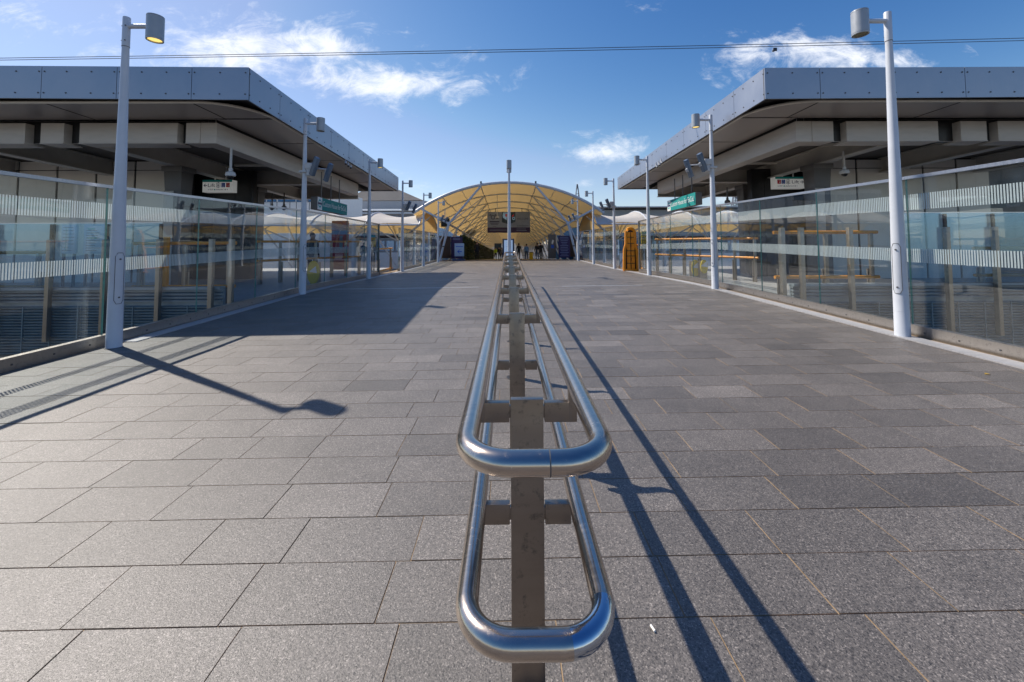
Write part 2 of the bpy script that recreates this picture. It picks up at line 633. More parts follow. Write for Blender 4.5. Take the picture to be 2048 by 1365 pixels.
# ------------------------------------------------------------------ ground and walkway
g = MB()
g.quad((-900, -300, -7), (900, -300, -7), (900, 1800, -7), (-900, 1800, -7))
tag(g.build('ground', 'ground', smooth=0), kind='structure')


def build_walkway():
    mb = MB()
    shades = []
    X0, X1 = -5.82, 5.55
    y = 1.615 - .3 * 26
    row = 0
    g2 = .0028
    rnd = random.Random(5)
    while y < 36:
        ph = (.21 if row % 2 == 0 else .49) + rnd.uniform(-.05, .05)
        x = X0 - .6 + (ph - (X0 % .6)) % .6 - .6
        while x < X1:
            w = .6 if rnd.random() > .13 else rnd.choice((.47, .52, .45))
            a, b = max(x, X0), min(x + w, X1)
            x += w
            if b - a < .03: continue
            dz = rnd.gauss(0, .0006)
            tl, tr_ = rnd.gauss(0, .0005), rnd.gauss(0, .0005)
            z = lambda xx, yy: deck(xx, yy) + dz + (xx - a) * tl + (yy - y) * tr_
            vs = [(xx, yy, z(xx, yy)) for xx, yy in ((a + g2, y + g2), (b - g2, y + g2), (b - g2, y + .3 - g2), (a + g2, y + .3 - g2))]
            mb.add(vs, [(0, 1, 2, 3)], 0)
            lowv = [(p_[0], p_[1], p_[2] - .0042) for p_ in vs]
            mb.add(vs + lowv, [(1, 0, 4, 5), (2, 1, 5, 6), (3, 2, 6, 7), (0, 3, 7, 4)], 1)
            sh = 1 + rnd.gauss(0, .10)
            if a > .5: sh *= .90 + rnd.choice((-.07, 0, 0, .12, .22))*.8  # right-hand pavers darker: lack of sun sheen put into tone, plus random variation
            shades += [max(.6, sh), 1, 1, 1, 1]
        y += .3
        row += 1
    # bed with the joints, and the plain margins beside the slabs
    ys = [-7 + .5 * i for i in range(90)]
    for a, b in zip(ys, ys[1:]):
        mb.quad((-6.3, a, deck(-6.3, a) - .0038), (6.3, a, deck(6.3, a) - .0038), (6.3, b, deck(6.3, b) - .0038), (-6.3, b, deck(-6.3, b) - .0038), 1)
        shades.append(1)
    # outer edges of the deck slab
    for sx in (-1, 1):
        for a, b in zip(ys, ys[1:]):
            q = [(sx * 6.3, a, deck(sx * 6.3, a) - .004), (sx * 6.3, b, deck(sx * 6.3, b) - .004), (sx * 6.3, b, -.9), (sx * 6.3, a, -.9)]
            mb.quad(*(q if sx > 0 else q[::-1]), 2)
            shades.append(1)
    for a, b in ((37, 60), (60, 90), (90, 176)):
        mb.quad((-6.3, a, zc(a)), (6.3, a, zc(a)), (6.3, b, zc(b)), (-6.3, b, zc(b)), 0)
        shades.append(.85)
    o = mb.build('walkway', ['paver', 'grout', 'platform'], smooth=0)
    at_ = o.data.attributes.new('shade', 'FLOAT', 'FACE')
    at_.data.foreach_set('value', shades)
    tag(o, kind='structure')


build_walkway()


def strip_along(name, x0, x1, y0, y1, h0, h1, mat, parent=None, step=.5, bevel=0):
    """a bar that follows the deck"""
    mb = MB()
    n = max(1, int((y1 - y0) / step))
    ys = [y0 + (y1 - y0) * i / n for i in range(n + 1)]
    vs = []
    for yy in ys:
        for xx, hh in ((x0, h0), (x1, h0), (x1, h1), (x0, h1)):
            vs.append((xx, yy, deck((x0 + x1) / 2, yy) + hh))
    fs = []
    for i in range(n):
        a, b = i * 4, i * 4 + 4
        for j in range(4):
            k = (j + 1) % 4
            fs.append((a + j, a + k, b + k, b + j))
    fs += [(0, 3, 2, 1), (n * 4, n * 4 + 1, n * 4 + 2, n * 4 + 3)]
    fs = [f[::-1] for f in fs]
    mb.add(vs, fs)
    o = mb.build(name, mat, parent, smooth=30)
    bm = bmesh.new(); bm.from_mesh(o.data); bmesh.ops.recalc_face_normals(bm, faces=bm.faces); bm.to_mesh(o.data); bm.free()
    return o


for s in (-1, 1):
    a, b = (-5.80, -5.555) if s < 0 else (5.555, 5.80)
    tag(strip_along('kerb', a, b, -6 if s > 0 else 6.1, 34, -.02, .012, 'kerb'), kind='structure')
# threshold strip of pale metal across the deck
mb = MB()
mb.box(-5.3, -.9, 12.02, 12.10, -.02, .0)
mb.box(1.6, 4.0, 12.02, 12.10, -.02, .0)
for i, v in enumerate(mb.v): mb.v[i] = Vector((v.x, v.y, v.z + deck(v.x, v.y) + .004))
tag(mb.build('threshold_strip', 'kerb', smooth=0), kind='structure')


# ------------------------------------------------------------------ handrail
HX = .057


def build_handrail():
    t = thing('handrail', 'double steel handrail down the middle of the walkway, two long looped tubes on flat posts', 'handrail', (HX, 6.6, 0))

    def loop(zh, y0, y1, mats_pol):
        hs, rc = .156, .105
        path = []

        def arc(cx, cy, a0, a1, n=10):
            for i in range(n + 1):
                a = R(a0 + (a1 - a0) * i / n)
                path.append((HX + cx + rc * math.cos(a), cy + rc * math.sin(a)))
        arc(-hs + rc, y0 + rc, 180, 270)
        for k in range(1, 4): path.append((HX + (-hs + rc) + (2 * hs - 2 * rc) * k / 4, y0))
        arc(hs - rc, y0 + rc, 270, 360)
        n = 26
        for k in range(1, n): path.append((HX + hs, y0 + rc + (y1 - y0 - 2 * rc) * k / n))
        arc(hs - rc, y1 - rc, 0, 90)
        arc(-hs + rc, y1 - rc, 90, 180)
        for k in range(1, n): path.append((HX - hs, y1 - rc - (y1 - y0 - 2 * rc) * k / n))
        p3 = [(x, y, zh + zc(y) + .02 * max(0, min(1, (y - 9) / 3))) for x, y in path]
        return p3
    up_ = loop(1.0, .865, 12.45, 0)
    lo_ = loop(.636, .865, 12.40, 0)
    mb = MB()
    mb.tube(up_, .0265, 24, True)
    for p, q in (((HX + .026, .865), (HX + .0285, .865)),):
        mb.cyl((p[0], p[1], 1.0 + zc(.865)), (q[0], q[1], 1.0 + zc(.865)), .0268, n=24, mi=1, caps=False)
    for x in (HX - .156, HX + .156):
        for y in (3.6, 7.4, 9.9): mb.cyl((x, y, 1.0 + zc(y)), (x, y + .006, 1.0 + zc(y + .006)), .0268, n=24, mi=1, caps=False)
    mb.build('upper_rail', ['tube', 'seam'], t, smooth=50)
    mb = MB()
    mb.tube(lo_, .0265, 24, True, mfun=lambda a, b: 2 if (a.x > HX + .055 and a.y < .95 and b.y < .99) else 0)
    for x in (HX - .156, HX + .156):
        for y in (3.6, 7.4): mb.cyl((x, y, .636 + zc(y)), (x, y + .006, .636 + zc(y + .006)), .0268, n=24, mi=1, caps=False)
    mb.build('lower_rail', ['tube', 'seam', 'polished'], t, smooth=50)
    for k in range(8):
        y = 1.325 + 1.505 * k
        z0 = zc(y)
        p = MB()
        p.box(HX - .0525, HX + .0525, y - .013, y + .013, z0 - .004, z0 + .955)
        po = p.build('post', 'flat', t, bevel=.0018)
        p = MB()
        p.cyl((HX - .0, y, z0 - .003), (HX, y, z0 + .0035), .085, n=24)
        p.build('base_plate', 'flat', po, smooth=40)
        for zt, upper in ((.945, True), (.628, False)):
            for s in (-1, 1):
                p = MB()
                x0, x1 = HX + s * .0565, HX + s * (.160 if upper else .138)
                p.box(min(x0, x1), max(x0, x1), y - .0125, y + .0125, z0 + zt - .062, z0 + zt)
                p.box(*sorted((HX + s * .05, HX + s * .058)), y - .008, y + .008, z0 + zt - .05, z0 + zt - .012)
                if upper:
                    a, b = sorted((HX + s * .134, HX + s * .1605))
                    p.box(a, b, y - .0128, y + .0128, z0 + zt - .0605, z0 + zt + .045)
                p.build('bracket', 'flat', po, bevel=.0015)


build_handrail()

# ------------------------------------------------------------------ lamp posts
LG = 'lamp posts along the walkway'


def lamp_parts(root, lit=False, heads=(1,), rb=.09, a0=-25):
    p = MB()
    p.lathe([(rb + .004, -.01), (rb + .004, .004), (rb, .012), (rb * .93, 1.2), (.043, 4.36)], n=28)
    p.lathe([(rb * .985, .66 - .3), (rb * .985 + .0005, .664 - .3)], n=28, caps=False)
    p.lathe([(rb + .012, -.008), (rb + .010, .005), (rb + .002, .006)], n=28, mi=1, caps=False)
    pole = p.build('pole', ['pole', 'seam'], root, local=True)
    p = MB()
    p.lathe([(.047, 4.36), (.047, 4.79), (.043, 4.80)], n=24)
    for z in (4.44, 4.66):
        for a in (-60, -150):
            c = Vector((.047 * math.cos(R(a)), .047 * math.sin(R(a)), z))
            d = Vector((math.cos(R(a)), math.sin(R(a)), 0))
            p.cyl(c - d * .002, c + d * .006, .009, n=8, mi=1)
    p.lathe([(.0475, 4.352), (.0475, 4.36)], n=24, mi=1, caps=False)
    p.build('sleeve', ['pole', 'seam'], root, local=True)
    # inspection hatch, a thin curved plate on the shaft
    p = MB()
    vs, nx, nz = [], 8, 14
    for j in range(nz + 1):
        z = .62 + .72 * j / nz
        e = 1.0
        if z < .67: e = math.sqrt(max(0, 1 - ((.67 - z) / .052) ** 2))
        if z > 1.29: e = math.sqrt(max(0, 1 - ((z - 1.29) / .052) ** 2))
        rr = rb * (1 - .07 * (z / 1.2)) + .003
        for i in range(nx + 1):
            a = R(a0 + (-34 + 68 * i / nx) * (.35 + .65 * e))
            vs.append((rr * math.cos(a), rr * math.sin(a), z))
    p.add(vs, [(j * (nx + 1) + i, j * (nx + 1) + i + 1, (j + 1) * (nx + 1) + i + 1, (j + 1) * (nx + 1) + i) for j in range(nz) for i in range(nx)])
    edge = [vs[j * (nx + 1)] for j in range(nz + 1)] + [vs[nz * (nx + 1) + i] for i in range(1, nx + 1)] + [vs[j * (nx + 1) + nx] for j in range(nz - 1, -1, -1)] + [vs[i] for i in range(nx - 1, 0, -1)]
    p.tube([(x * 1.002, y * 1.002, z) for x, y, z in edge], .0035, 5, True, mi=1)
    for z in (.71, 1.25):
        rr = rb * .93 + .004
        p.cyl((rr * math.cos(R(a0)), rr * math.sin(R(a0)), z), ((rr + .008) * math.cos(R(a0)), (rr + .008) * math.sin(R(a0)), z), .012, n=8, mi=1)
    p.build('hatch', ['pole', 'seam'], pole, local=True)
    for s in heads:
        p = MB()
        p.cyl((.035 * s, 0, 4.665), (.33 * s, 0, 4.665), .033, n=16)
        p.build('arm', 'pole', root, local=True)
        p = MB()
        x = .42 * s
        p.lathe([(.086, 4.475), (.088, 4.455), (.104, 4.452), (.106, 4.458), (.106, 4.472), (.103, 4.474), (.103, 4.478), (.106, 4.48), (.106, 4.79), (.103, 4.792), (.103, 4.797), (.106, 4.80), (.104, 4.815), (.0, 4.822)], (x, 0, 0), n=28, caps=False)
        hd = p.build('lamp_head', 'head', root, local=True)
        p = MB()
        p.lathe([(.0, 4.472), (.087, 4.472)], (x, 0, 0), n=24, caps=False)
        p.build('lens', 'lit' if lit else 'lens', hd, local=True, smooth=0)


LAMPY = [5.82 + 5.13 * k for k in range(6)]
LPX = {-1: [233, 605, 737, 804, 846.5, 876], 1: [1800, 1430, 1299, 1230, 1188, 1157]}
nth = ['first', 'second', 'third', 'fourth', 'fifth', 'sixth']
dets = {
    (-1, 0): 'tall white lamp post with glowing lamp at the near end of the left glass parapet',
    (-1, 1): 'white lamp post carrying loudspeakers below the left station roof edge',
    (-1, 2): 'white lamp post with small lit lamp at the far end of the near left parapet',
    (-1, 3): 'white lamp post with loudspeakers beside the left gap with orange rails',
    (-1, 4): 'white lamp post left of the arched canopy, fifth along the left parapet',
    (-1, 5): 'white lamp post against the left end of the arched canopy',
    (1, 0): 'tall white lamp post with unlit lamp at the near end of the right glass parapet',
    (1, 1): 'white lamp post with lit lamp and loudspeakers below the right station roof',
    (1, 2): 'white lamp post beside the orange ramp and yellow notice on the right',
    (1, 3): 'white lamp post with loudspeakers just past the orange ramp on the right',
    (1, 4): 'white lamp post right of the arched canopy, fifth along the right parapet',
    (1, 5): 'white lamp post against the right end of the arched canopy',
}
lamp_protos = {}
LAMPS = {}
for s in (-1, 1):
    for k, Y in enumerate(LAMPY):
        lit = (s, k) in ((-1, 0), (1, 1), (-1, 2))
        x = at(LPX[s][k], 560, Y).x
        loc = (x, Y, deck(x, Y))
        if (lit, s) not in lamp_protos:
            o = thing('street_lamp', dets[(s, k)], 'lamp post', loc, 0 if s < 0 else math.pi, LG)
            lamp_parts(o, lit, a0=-25 if s < 0 else 25)
            lamp_protos[(lit, s)] = o
        else:
            o = copy_tree(lamp_protos[(lit, s)])
            o.location = loc
            o.rotation_euler = (0, 0, 0 if s < 0 else math.pi)
            o['label'] = dets[(s, k)]
        LAMPS[(s, k)] = Vector(loc)
o = thing('street_lamp', 'slim white lamp post with two lamp heads standing on the centre line behind the handrail', 'lamp post', (0.03, 17.0, deck(0, 17)), R(90), LG)
lamp_parts(o, False, (1, -1), .08)


# loudspeaker pairs on the posts
def speakers(s, k, label):
    L = LAMPS[(s, k)]
    d = -s            # towards the walkway centre
    z = L.z + 3.42
    t = thing('loudspeaker_pair', label, 'loudspeakers', (L.x, L.y, z), 0, 'loudspeaker pairs on the lamp posts')
    p = MB()
    p.box(*sorted((L.x - d * .10, L.x + d * .10)), L.y - .11, L.y + .11, z - .12, z - .07)
    p.box(*sorted((L.x + d * .05, L.x + d * .24)), L.y - .10, L.y + .06, z - .02, z + .14)
    p.box(*sorted((L.x + d * .08, L.x + d * .18)), L.y - .08, L.y + .06, z - .20, z + .0)
    p.cyl((L.x + d * .1, L.y, z + .02), (L.x + d * .62, L.y + .05, z - .02), .022, n=10)
    p.build('bracket', 'speakerw', t, bevel=.006)
    for i, (dx, dy, dz, w) in enumerate(((.34, -.14, .03, .075), (.62, .06, -.10, .06))):
        c = Vector((L.x + d * dx, L.y + dy, z + dz))
        ax = Vector((d * .42, -.28, .88)).normalized()
        sd = ax.cross(Vector((d * .5, 1, 0))).normalized()
        th = ax.cross(sd).normalized()
        p = MB()
        p.obox(c, sd * w, ax * .26, th * .045)
        p.obox(c + th * .046, sd * (w - .012), ax * .245, th * .006, 1)
        p.obox(c - th * .046, sd * (w - .012), ax * .245, th * .006, 1)
        p.obox(c - ax * .02 + sd * (w + .03) , sd * .03, ax * .05, th * .03, 2)
        p.build('speaker_panel', ['speaker', 'speaker', 'speakerw'], t, bevel=.008)


for s, nm in ((-1, 'left'), (1, 'right')):
    speakers(s, 1, 'pair of tilted grey loudspeaker panels high on the %s lamp post under the roof edge' % nm)
    speakers(s, 3, 'pair of small loudspeaker panels on the lamp post beside the %s parapet gap' % nm)
    speakers(s, 5, 'pair of tiny loudspeaker panels on the lamp post at the %s end of the canopy' % nm)


# ------------------------------------------------------------------ glass parapets
def parapet(s, y0, joints, label):
    X = -5.87 if s < 0 else 5.93
    y1 = joints[-1]
    t = thing('glass_parapet', label, 'parapet', (X, y0, deck(X, y0)), 0, 'glass parapets beside the walkway')
    xi = X - s * .045     # inner face of plinth
    strip_along('plinth', min(xi, X + s * .05), max(xi, X + s * .05), y0, y1, -.02, .155, 'plinth', t)
    plinth = t.children[0]
    yy = y0 + .2
    while yy < min(y1, 14):
        z = deck(X, yy) + .07
        bl = MB()
        bl.cyl((xi + s * .004, yy, z), (xi - s * .006, yy, z), .011, n=8)
        bl.build('bolt', 'seam', plinth)
        yy += .44
    strip_along('top_rail', X - .03, X + .03, y0, y1, 2.285, 2.33, 'rail', t)
    for a, b in zip([y0] + joints[:-1], joints):
        a2, b2 = a + .008, b - .008
        mb = MB()
        n = 4
        ys = [a2 + (b2 - a2) * i / n for i in range(n + 1)]
        for sx in (-.008, .008):
            vs = []
            for q in ys: vs += [(X + sx, q, deck(X, q) + .15), (X + sx, q, deck(X, q) + 2.286)]
            fs = [(2 * i, 2 * i + 2, 2 * i + 3, 2 * i + 1) for i in range(n)]
            if sx < 0: fs = [f[::-1] for f in fs]
            mb.add(vs, fs, 0)
        for q in (a2, b2):
            mb.quad((X - .0078, q, deck(X, q) + .15), (X + .0078, q, deck(X, q) + .15), (X + .0078, q, deck(X, q) + 2.286), (X - .0078, q, deck(X, q) + 2.286), 1)
        gp = mb.build('glass_panel', ['glass', 'gedge'], t, smooth=0)
        for h0, h1 in ((1.06, 1.26), (1.83, 2.06)):
            bd = MB()
            for c, d in zip(ys, ys[1:]):
                xx = X + s * .0105
                bd.quad((xx, c, deck(X, c) + h0), (xx, d, deck(X, d) + h0), (xx, d, deck(X, d) + h1), (xx, c, deck(X, c) + h1))
            bd.build('stripe_band', 'frit', gp, smooth=0)
    return t


J1 = [5.9 + 1.75 * k for k in range(-3, 8)]
J2 = [21.5 + 1.75 * k for k in range(1, 8)]
for s, nm in ((-1, 'left'), (1, 'right')):
    t = parapet(s, -1.1, J1, 'long near glass parapet with striped bands on the %s side of the walkway' % nm)
    p = MB()
    X = -5.87 if s < 0 else 5.93
    z = deck(X, 18.2)
    p.box(X - .03, X + .03, 18.16, 18.24, z, z + 2.33)
    p.build('end_post', 'column', t)
    parapet(s, 21.5, J2, 'far glass parapet with striped bands between the %s gap and the canopy' % nm)


# ------------------------------------------------------------------ station buildings
def rounded_roof_soffit(s, xin):
    pass


def station(s):
    nm = 'left' if s < 0 else 'right'
    if s < 0:
        Ct, Cb = at(497, 135, 8.96), at(497, 200, 8.96)
        Dt, Db = at(797, 355.5, 22.0), at(797, 383, 22.0)
        Et, Eb = at(-700, 127, 8.86), at(-700, 191, 8.86)
    else:
        Ct, Cb = at(1529, 136, 8.96), at(1530, 198, 8.96)
        Dt, Db = at(1235, 356, 22.0), at(1235, 379.5, 22.0)
        Et, Eb = at(2748, 131, 8.86), at(2748, 189, 8.86)
    for q in (Cb, Db, Eb):
        pass
    Cb.x, Db.x, Eb.x = Ct.x, Dt.x, Et.x
    Xo = s * 21.0
    Et = Ct + (Et - Ct) * ((Xo - Ct.x) / (Et.x - Ct.x))
    Eb = Cb + (Eb - Cb) * ((Xo - Cb.x) / (Eb.x - Cb.x))
    t = thing('station_building', 'open sided station building under a flat metal roof beyond the %s glass parapet' % nm, 'station', (s * 12, 15, 0.05), 0, 'station buildings either side of the walkway')

    # ---- fascia
    def fascia(P0t, P0b, P1t, P1b, first, pw, outn):
        mb = MB()
        L = (P1t - P0t).length
        cuts = [0, first]
        while cuts[-1] + pw < L: cuts.append(cuts[-1] + pw)
        cuts.append(L)
        outn = Vector(outn)
        # backing
        a = [P0t.lerp(P1t, 0), P0t.lerp(P1t, 1), P0b.lerp(P1b, 1), P0b.lerp(P1b, 0)]
        a = [q - outn * .03 for q in a]
        mb.prism(a, -outn * .03, 1)
        for c0, c1 in zip(cuts, cuts[1:]):
            u0, u1 = (c0 + .006) / L, (c1 - .006) / L
            if c0 == 0: u0 = 0
            q = [P0t.lerp(P1t, u0), P0t.lerp(P1t, u1), P0b.lerp(P1b, u1), P0b.lerp(P1b, u0)]
            mb.prism([w for w in q], -outn * .029, 0)
            W = c1 - c0
            for d in (.06, W * .5, W - .06) if W < 1.3 else (.06, W * .34, W * .67, W - .06):
                for v in (.17, .83):
                    uu = (c0 + d) / L
                    c = P0t.lerp(P1t, uu).lerp(P0b.lerp(P1b, uu), v)
                    mb.cyl(c - outn * .002, c + outn * .008, .017, n=10, mi=1)
        return mb.build('fascia', ['fascia', 'seam'], t)
    fascia(Ct, Cb, Et, Eb, 1.26, 1.66, (0, -1, 0))
    sd = Vector((-s, 0, 0))
    fascia(Ct + Vector((0, .0, 0)), Cb, Dt, Db, 1.3, 1.55, sd)
    # far end fascia and roof sheet
    Ft, Fb = Vector((Xo, 22.0, Dt.z)), Vector((Xo, 22.0, Db.z))
    mb = MB()
    mb.prism([Dt, Ft, Fb, Db], (0, -.05, 0))
    mb.build('fascia', 'fascia', t)
    mb = MB()
    lo = Vector((0, 0, .12))
    mb.prism([Ct - lo + Vector((s * .07, .07, 0)), Et - lo + Vector((0, .07, 0)), Ft - lo - Vector((0, .07, 0)), Dt - lo + Vector((s * .07, -.07, 0))], (0, 0, -.05))
    mb.build('roof', 'roof', t)
    # ---- soffit with a rounded outer corner
    rc = 1.15
    zs = lambda y: Cb.z + .05 + (Db.z - Cb.z) * (y - 8.96) / 13.04
    xe = lambda y: Ct.x + (Dt.x - Ct.x) * (y - 8.96) / 13.04 + s * .16
    y_f = 9.14
    inX, inY = s * 7.62, 10.42
    outer = [(Xo, y_f)]
    cx, cy = xe(y_f) + s * rc, y_f + rc
    for i in range(13):
        a = R(90 * i / 12)
        outer.append((cx - s * rc * math.sin(a), cy - rc * math.cos(a)))
    outer.append((xe(21.9), 21.9))
    inner = [(Xo, inY), (inX, inY), (s * 7.36, 21.9)]
    vs = [(x, y, zs(y)) for x, y in outer]
    iv = [(x, y, zs(y)) for x, y in inner]
    mb = MB()
    # front strip, corner fan, side strip
    k = len(vs)
    allv = vs + iv
    fs = [(0, 1, k + 1, k)]
    for i in range(1, k - 2): fs.append((i, i + 1, k + 1))
    fs.append((k - 2, k - 1, k + 2, k + 1))
    if s > 0: fs = [f[::-1] for f in fs]
    mb.add(allv, fs)
    # panel joints, thin dark reveals
    for xj in (7.35, 10.75, 14.1, 17.4):
        mb.beam((s * xj, y_f + .03, zs(9.2) - .004), (s * xj, inY, zs(inY) - .004), .025, .006, mi=1)
    for yj in (10.4, 12.7, 15.0, 17.3, 19.6):
        mb.beam((xe(yj) + s * .05, yj, zs(yj) - .004), (s * 7.5, yj, zs(yj) - .004), .02, .006, mi=1)
    mb.beam((xe(11) + s * .1, 10.35, zs(10.35) - .003), (s * 7.62, 10.35, zs(10.35) - .003), .012, .006, mi=1)
    sf = mb.build('soffit', ['soffit', 'dark'], t, smooth=0)
    mb = MB()
    mb.tube([(x, y, z - .035) for x, y, z in vs], .036, 8)
    mb.build('edge_trim', 'trim', sf)
    mb = MB()   # black sheet, shade of the recess above the rounded corner put into colour
    mb.prism([Cb + Vector((s * .065, .065, .09)), Eb + Vector((0, .065, .09)), Vector((Xo, inY, zs(inY) + .09)), Vector((inX, inY, zs(inY) + .09)), Vector((s * 7.36, 21.9, zs(21.9) + .09)), Db + Vector((s * .065, -.1, .09))], (0, 0, .03))
    mb.build('recess_shade', 'black', t, smooth=0)
    # ---- ring girder
    gz = lambda y: zs(y) - .085
    mb = MB()
    xs = {-1: [21, 12.55, 12.15, 11.55, 11.15, 8.62, 8.4, 8.03], 1: [21, 13.0, 12.7, 12.0, 11.4, 8.95, 8.6, 8.03]}[s]
    # segments of the front girder with dark pockets between them
    pairs = [(xs[0], xs[1]), (xs[2], xs[3]), (xs[4], xs[5]), (xs[6], xs[7])]
    for a, b in pairs:
        mb.box(*sorted((s * a, s * b)), 10.42, 10.85, gz(10.5) - .52, gz(10.5))
        mb.box(*sorted((s * a, s * b)), 10.405, 10.90, gz(10.5) - .545, gz(10.5) - .52)
    mb.box(*sorted((s * 21, s * 7.7)), 10.62, 10.82, gz(10.5) - .50, gz(10.5) + .10, 1)  # black box: shade of the pockets and top gap put into colour
    mb.build('girder', ['girder', 'black'], t, bevel=.008)
    mb = MB()
    a = [(7.6, 10.42), (7.34, 19.6)]
    for (xa, ya), (xb, yb) in ((a[0], a[1]),):
        p = [Vector((s * xa, ya, gz(ya))), Vector((s * xb, yb, gz(yb))), Vector((s * xb, yb, gz(yb) - .56)), Vector((s * xa, ya, gz(ya) - .545))]
        mb.prism(p, (s * .42, 0, 0))
        up_ = Vector((s * .1, .1, .10))
        mb.prism([p[0] + Vector((s * .1, .1, -.05)), p[1] + Vector((s * .1, 0, -.05)), p[1] + Vector((s * .1, 0, .12)), p[0] + Vector((s * .1, .1, .12))], (s * .2, 0, 0), 1)  # black spacer: shade of the gap above the girder put into colour
    mb.build('girder', ['girder', 'black'], t, bevel=.008)
    # ---- ceiling of ribbed deck, and beams running back
    mb = MB()
    y = 10.85
    while y < 21.8:
        z = zs(y) - .02
        mb.box(*sorted((s * 7.8, s * 21)), y, y + .075, z - .035, z)
        mb.box(*sorted((s * 7.8, s * 21)), y + .075, y + .15, z - .005, z + .03)
        y += .15
    mb.build('ceiling', 'ceil', t, smooth=0)
    bx = 10.9 if s < 0 else 10.35
    for xb in (bx, bx + 3.5, bx + 7.0):
        mb = MB()
        for w, h, dz in ((.34, .03, -.535), (.06, .5, -.27), (.34, .03, -.02)):
            mb.beam((s * xb, 10.85, gz(10.85) + dz), (s * xb, 21.6, gz(21.6) + dz), w, h)
        mb.build('beam', 'beam', t)
    for yb in (16.6, 20.8):
        mb = MB()
        for w, h, dz in ((.3, .03, -.535), (.05, .5, -.27)):
            mb.beam((s * 7.8, yb, gz(yb) + dz), (s * 21, yb, gz(yb) + dz), w, h)
        mb.build('beam', 'beam', t)
    for (xa, xb, yl) in ((8.2, 10.3, 12.2), (11.4, 14.0, 12.2), (14.8, 17.4, 12.2), (8.4, 10.4, 15.2)):
        mb = MB()
        mb.box(*sorted((s * xa, s * xb)), yl, yl + .12, zs(yl) - .16, zs(yl) - .07)
        mb.build('strip_light', 'cream', t, bevel=.01)
    # ---- columns with flared heads
    for (xc, ycol) in ((bx, 13.3), (bx, 17.3), (bx + 3.5, 20.6)):
        mb = MB()
        zt = gz(ycol) - .56
        for (w, d, z0, z1) in ((.52, .46, -1.2, zt - .75),):
            mb.box(s * xc - w / 2, s * xc + w / 2, ycol - d / 2, ycol + d / 2, z0, z1)
        w2 = .285
        mb.add([(s * xc + i * (.26 if k == 0 else w2), ycol + j * (.23 if k == 0 else .26), zt - .75 + .6 * k) for k in (0, 1) for j in (-1, 1) for i in (-1, 1)],
               [(4, 5, 7, 6), (0, 1, 5, 4), (2, 6, 7, 3), (0, 4, 6, 2), (1, 3, 7, 5)])
        mb.box(s * xc - .33, s * xc + .33, ycol - .31, ycol + .31, zt - .15, zt + .02)
        # flanges read as paler strips on the near face
        mb.box(s * xc - .27, s * xc + .05, ycol - .25, ycol - .235, -1.2, zt - .78, 1)
        mb.build('column', ['column', 'beam'], t, bevel=.006)
    # ---- cream wall of tall panels
    pw = 1.40 if s < 0 else 1.24
    xw = 12.15 if s < 0 else 11.6
    mb = MB()
    for i in range(5):
        a, b = xw + pw * i, xw + pw * (i + 1)
        for z0, z1 in ((-.9, 4.12), (4.15, 4.45)):
            mb.box(*sorted((s * (a + .04), s * (b - .04))), 14.6, 14.68, z0, z1)
    mb.box(*sorted((s * xw, s * (xw + pw * 5))), 14.64, 14.75, -.9, 4.5, 1)
    if s > 0: pass
    mb.build('wall', ['cream', 'dark'], t, smooth=0)
    # dark lift enclosure
    mb = MB()
    mb.box(*sorted((s * (bx - (.95 if s < 0 else .8)), s * (xw + .02))), 15.6, 15.9, -.9, 4.3)
    mb.box(*sorted((s * (xw + .3), s * 21)), 14.9, 17, -.9, 4.4)
    for xx in (bx - .3, bx + .5): mb.box(*sorted((s * xx, s * (xx + .03))), 15.58, 15.62, -.9, 4.2)
    mb.build('lift_shaft', 'black', t, bevel=.01)
    # ---- platform with louvred edge
    mb = MB()
    mb.box(*sorted((s * 6.45, s * 21)), 9.2, 22.2, -.6, .09)
    mb.build('platform', 'platform', t, smooth=0)
    mb = MB()
    z = .42
    while z > .12:
        mb.obox((s * 13.7, 9.08, z), (7.3, 0, 0), (0, .035, .012), (0, -.006, .02))
        z -= .075
    mb.box(*sorted((s * 6.4, s * 21)), 9.12, 9.16, .06, .46)
    mb.box(*sorted((s * 6.4, s * 21)), 9.0, 9.18, .44, .50)
    mb.build('louvre_panel', 'louvre', t)
    mb = MB()
    z = .06
    while z > -.95:
        mb.obox((s * 13.7, 9.06, z), (7.3, 0, 0), (0, .03, .01), (0, -.005, .014))
        z -= .062
    x = 6.5
    while x < 21:
        mb.box(*sorted((s * x, s * (x + .02))), 9.01, 9.03, -.98, .08)
        x += .6
    mb.box(*sorted((s * 6.4, s * 21)), 9.12, 9.15, -1.0, .07, 1)
    mb.build('louvre_panel', ['mesh', 'black'], t)
    mb = MB()
    mb.box(*sorted((s * 6.6, s * 21)), 9.5, 22, -7, -.62)
    mb.build('base_wall', 'platform', t, smooth=0)
    return t


SL = station(-1)
SR = station(1)


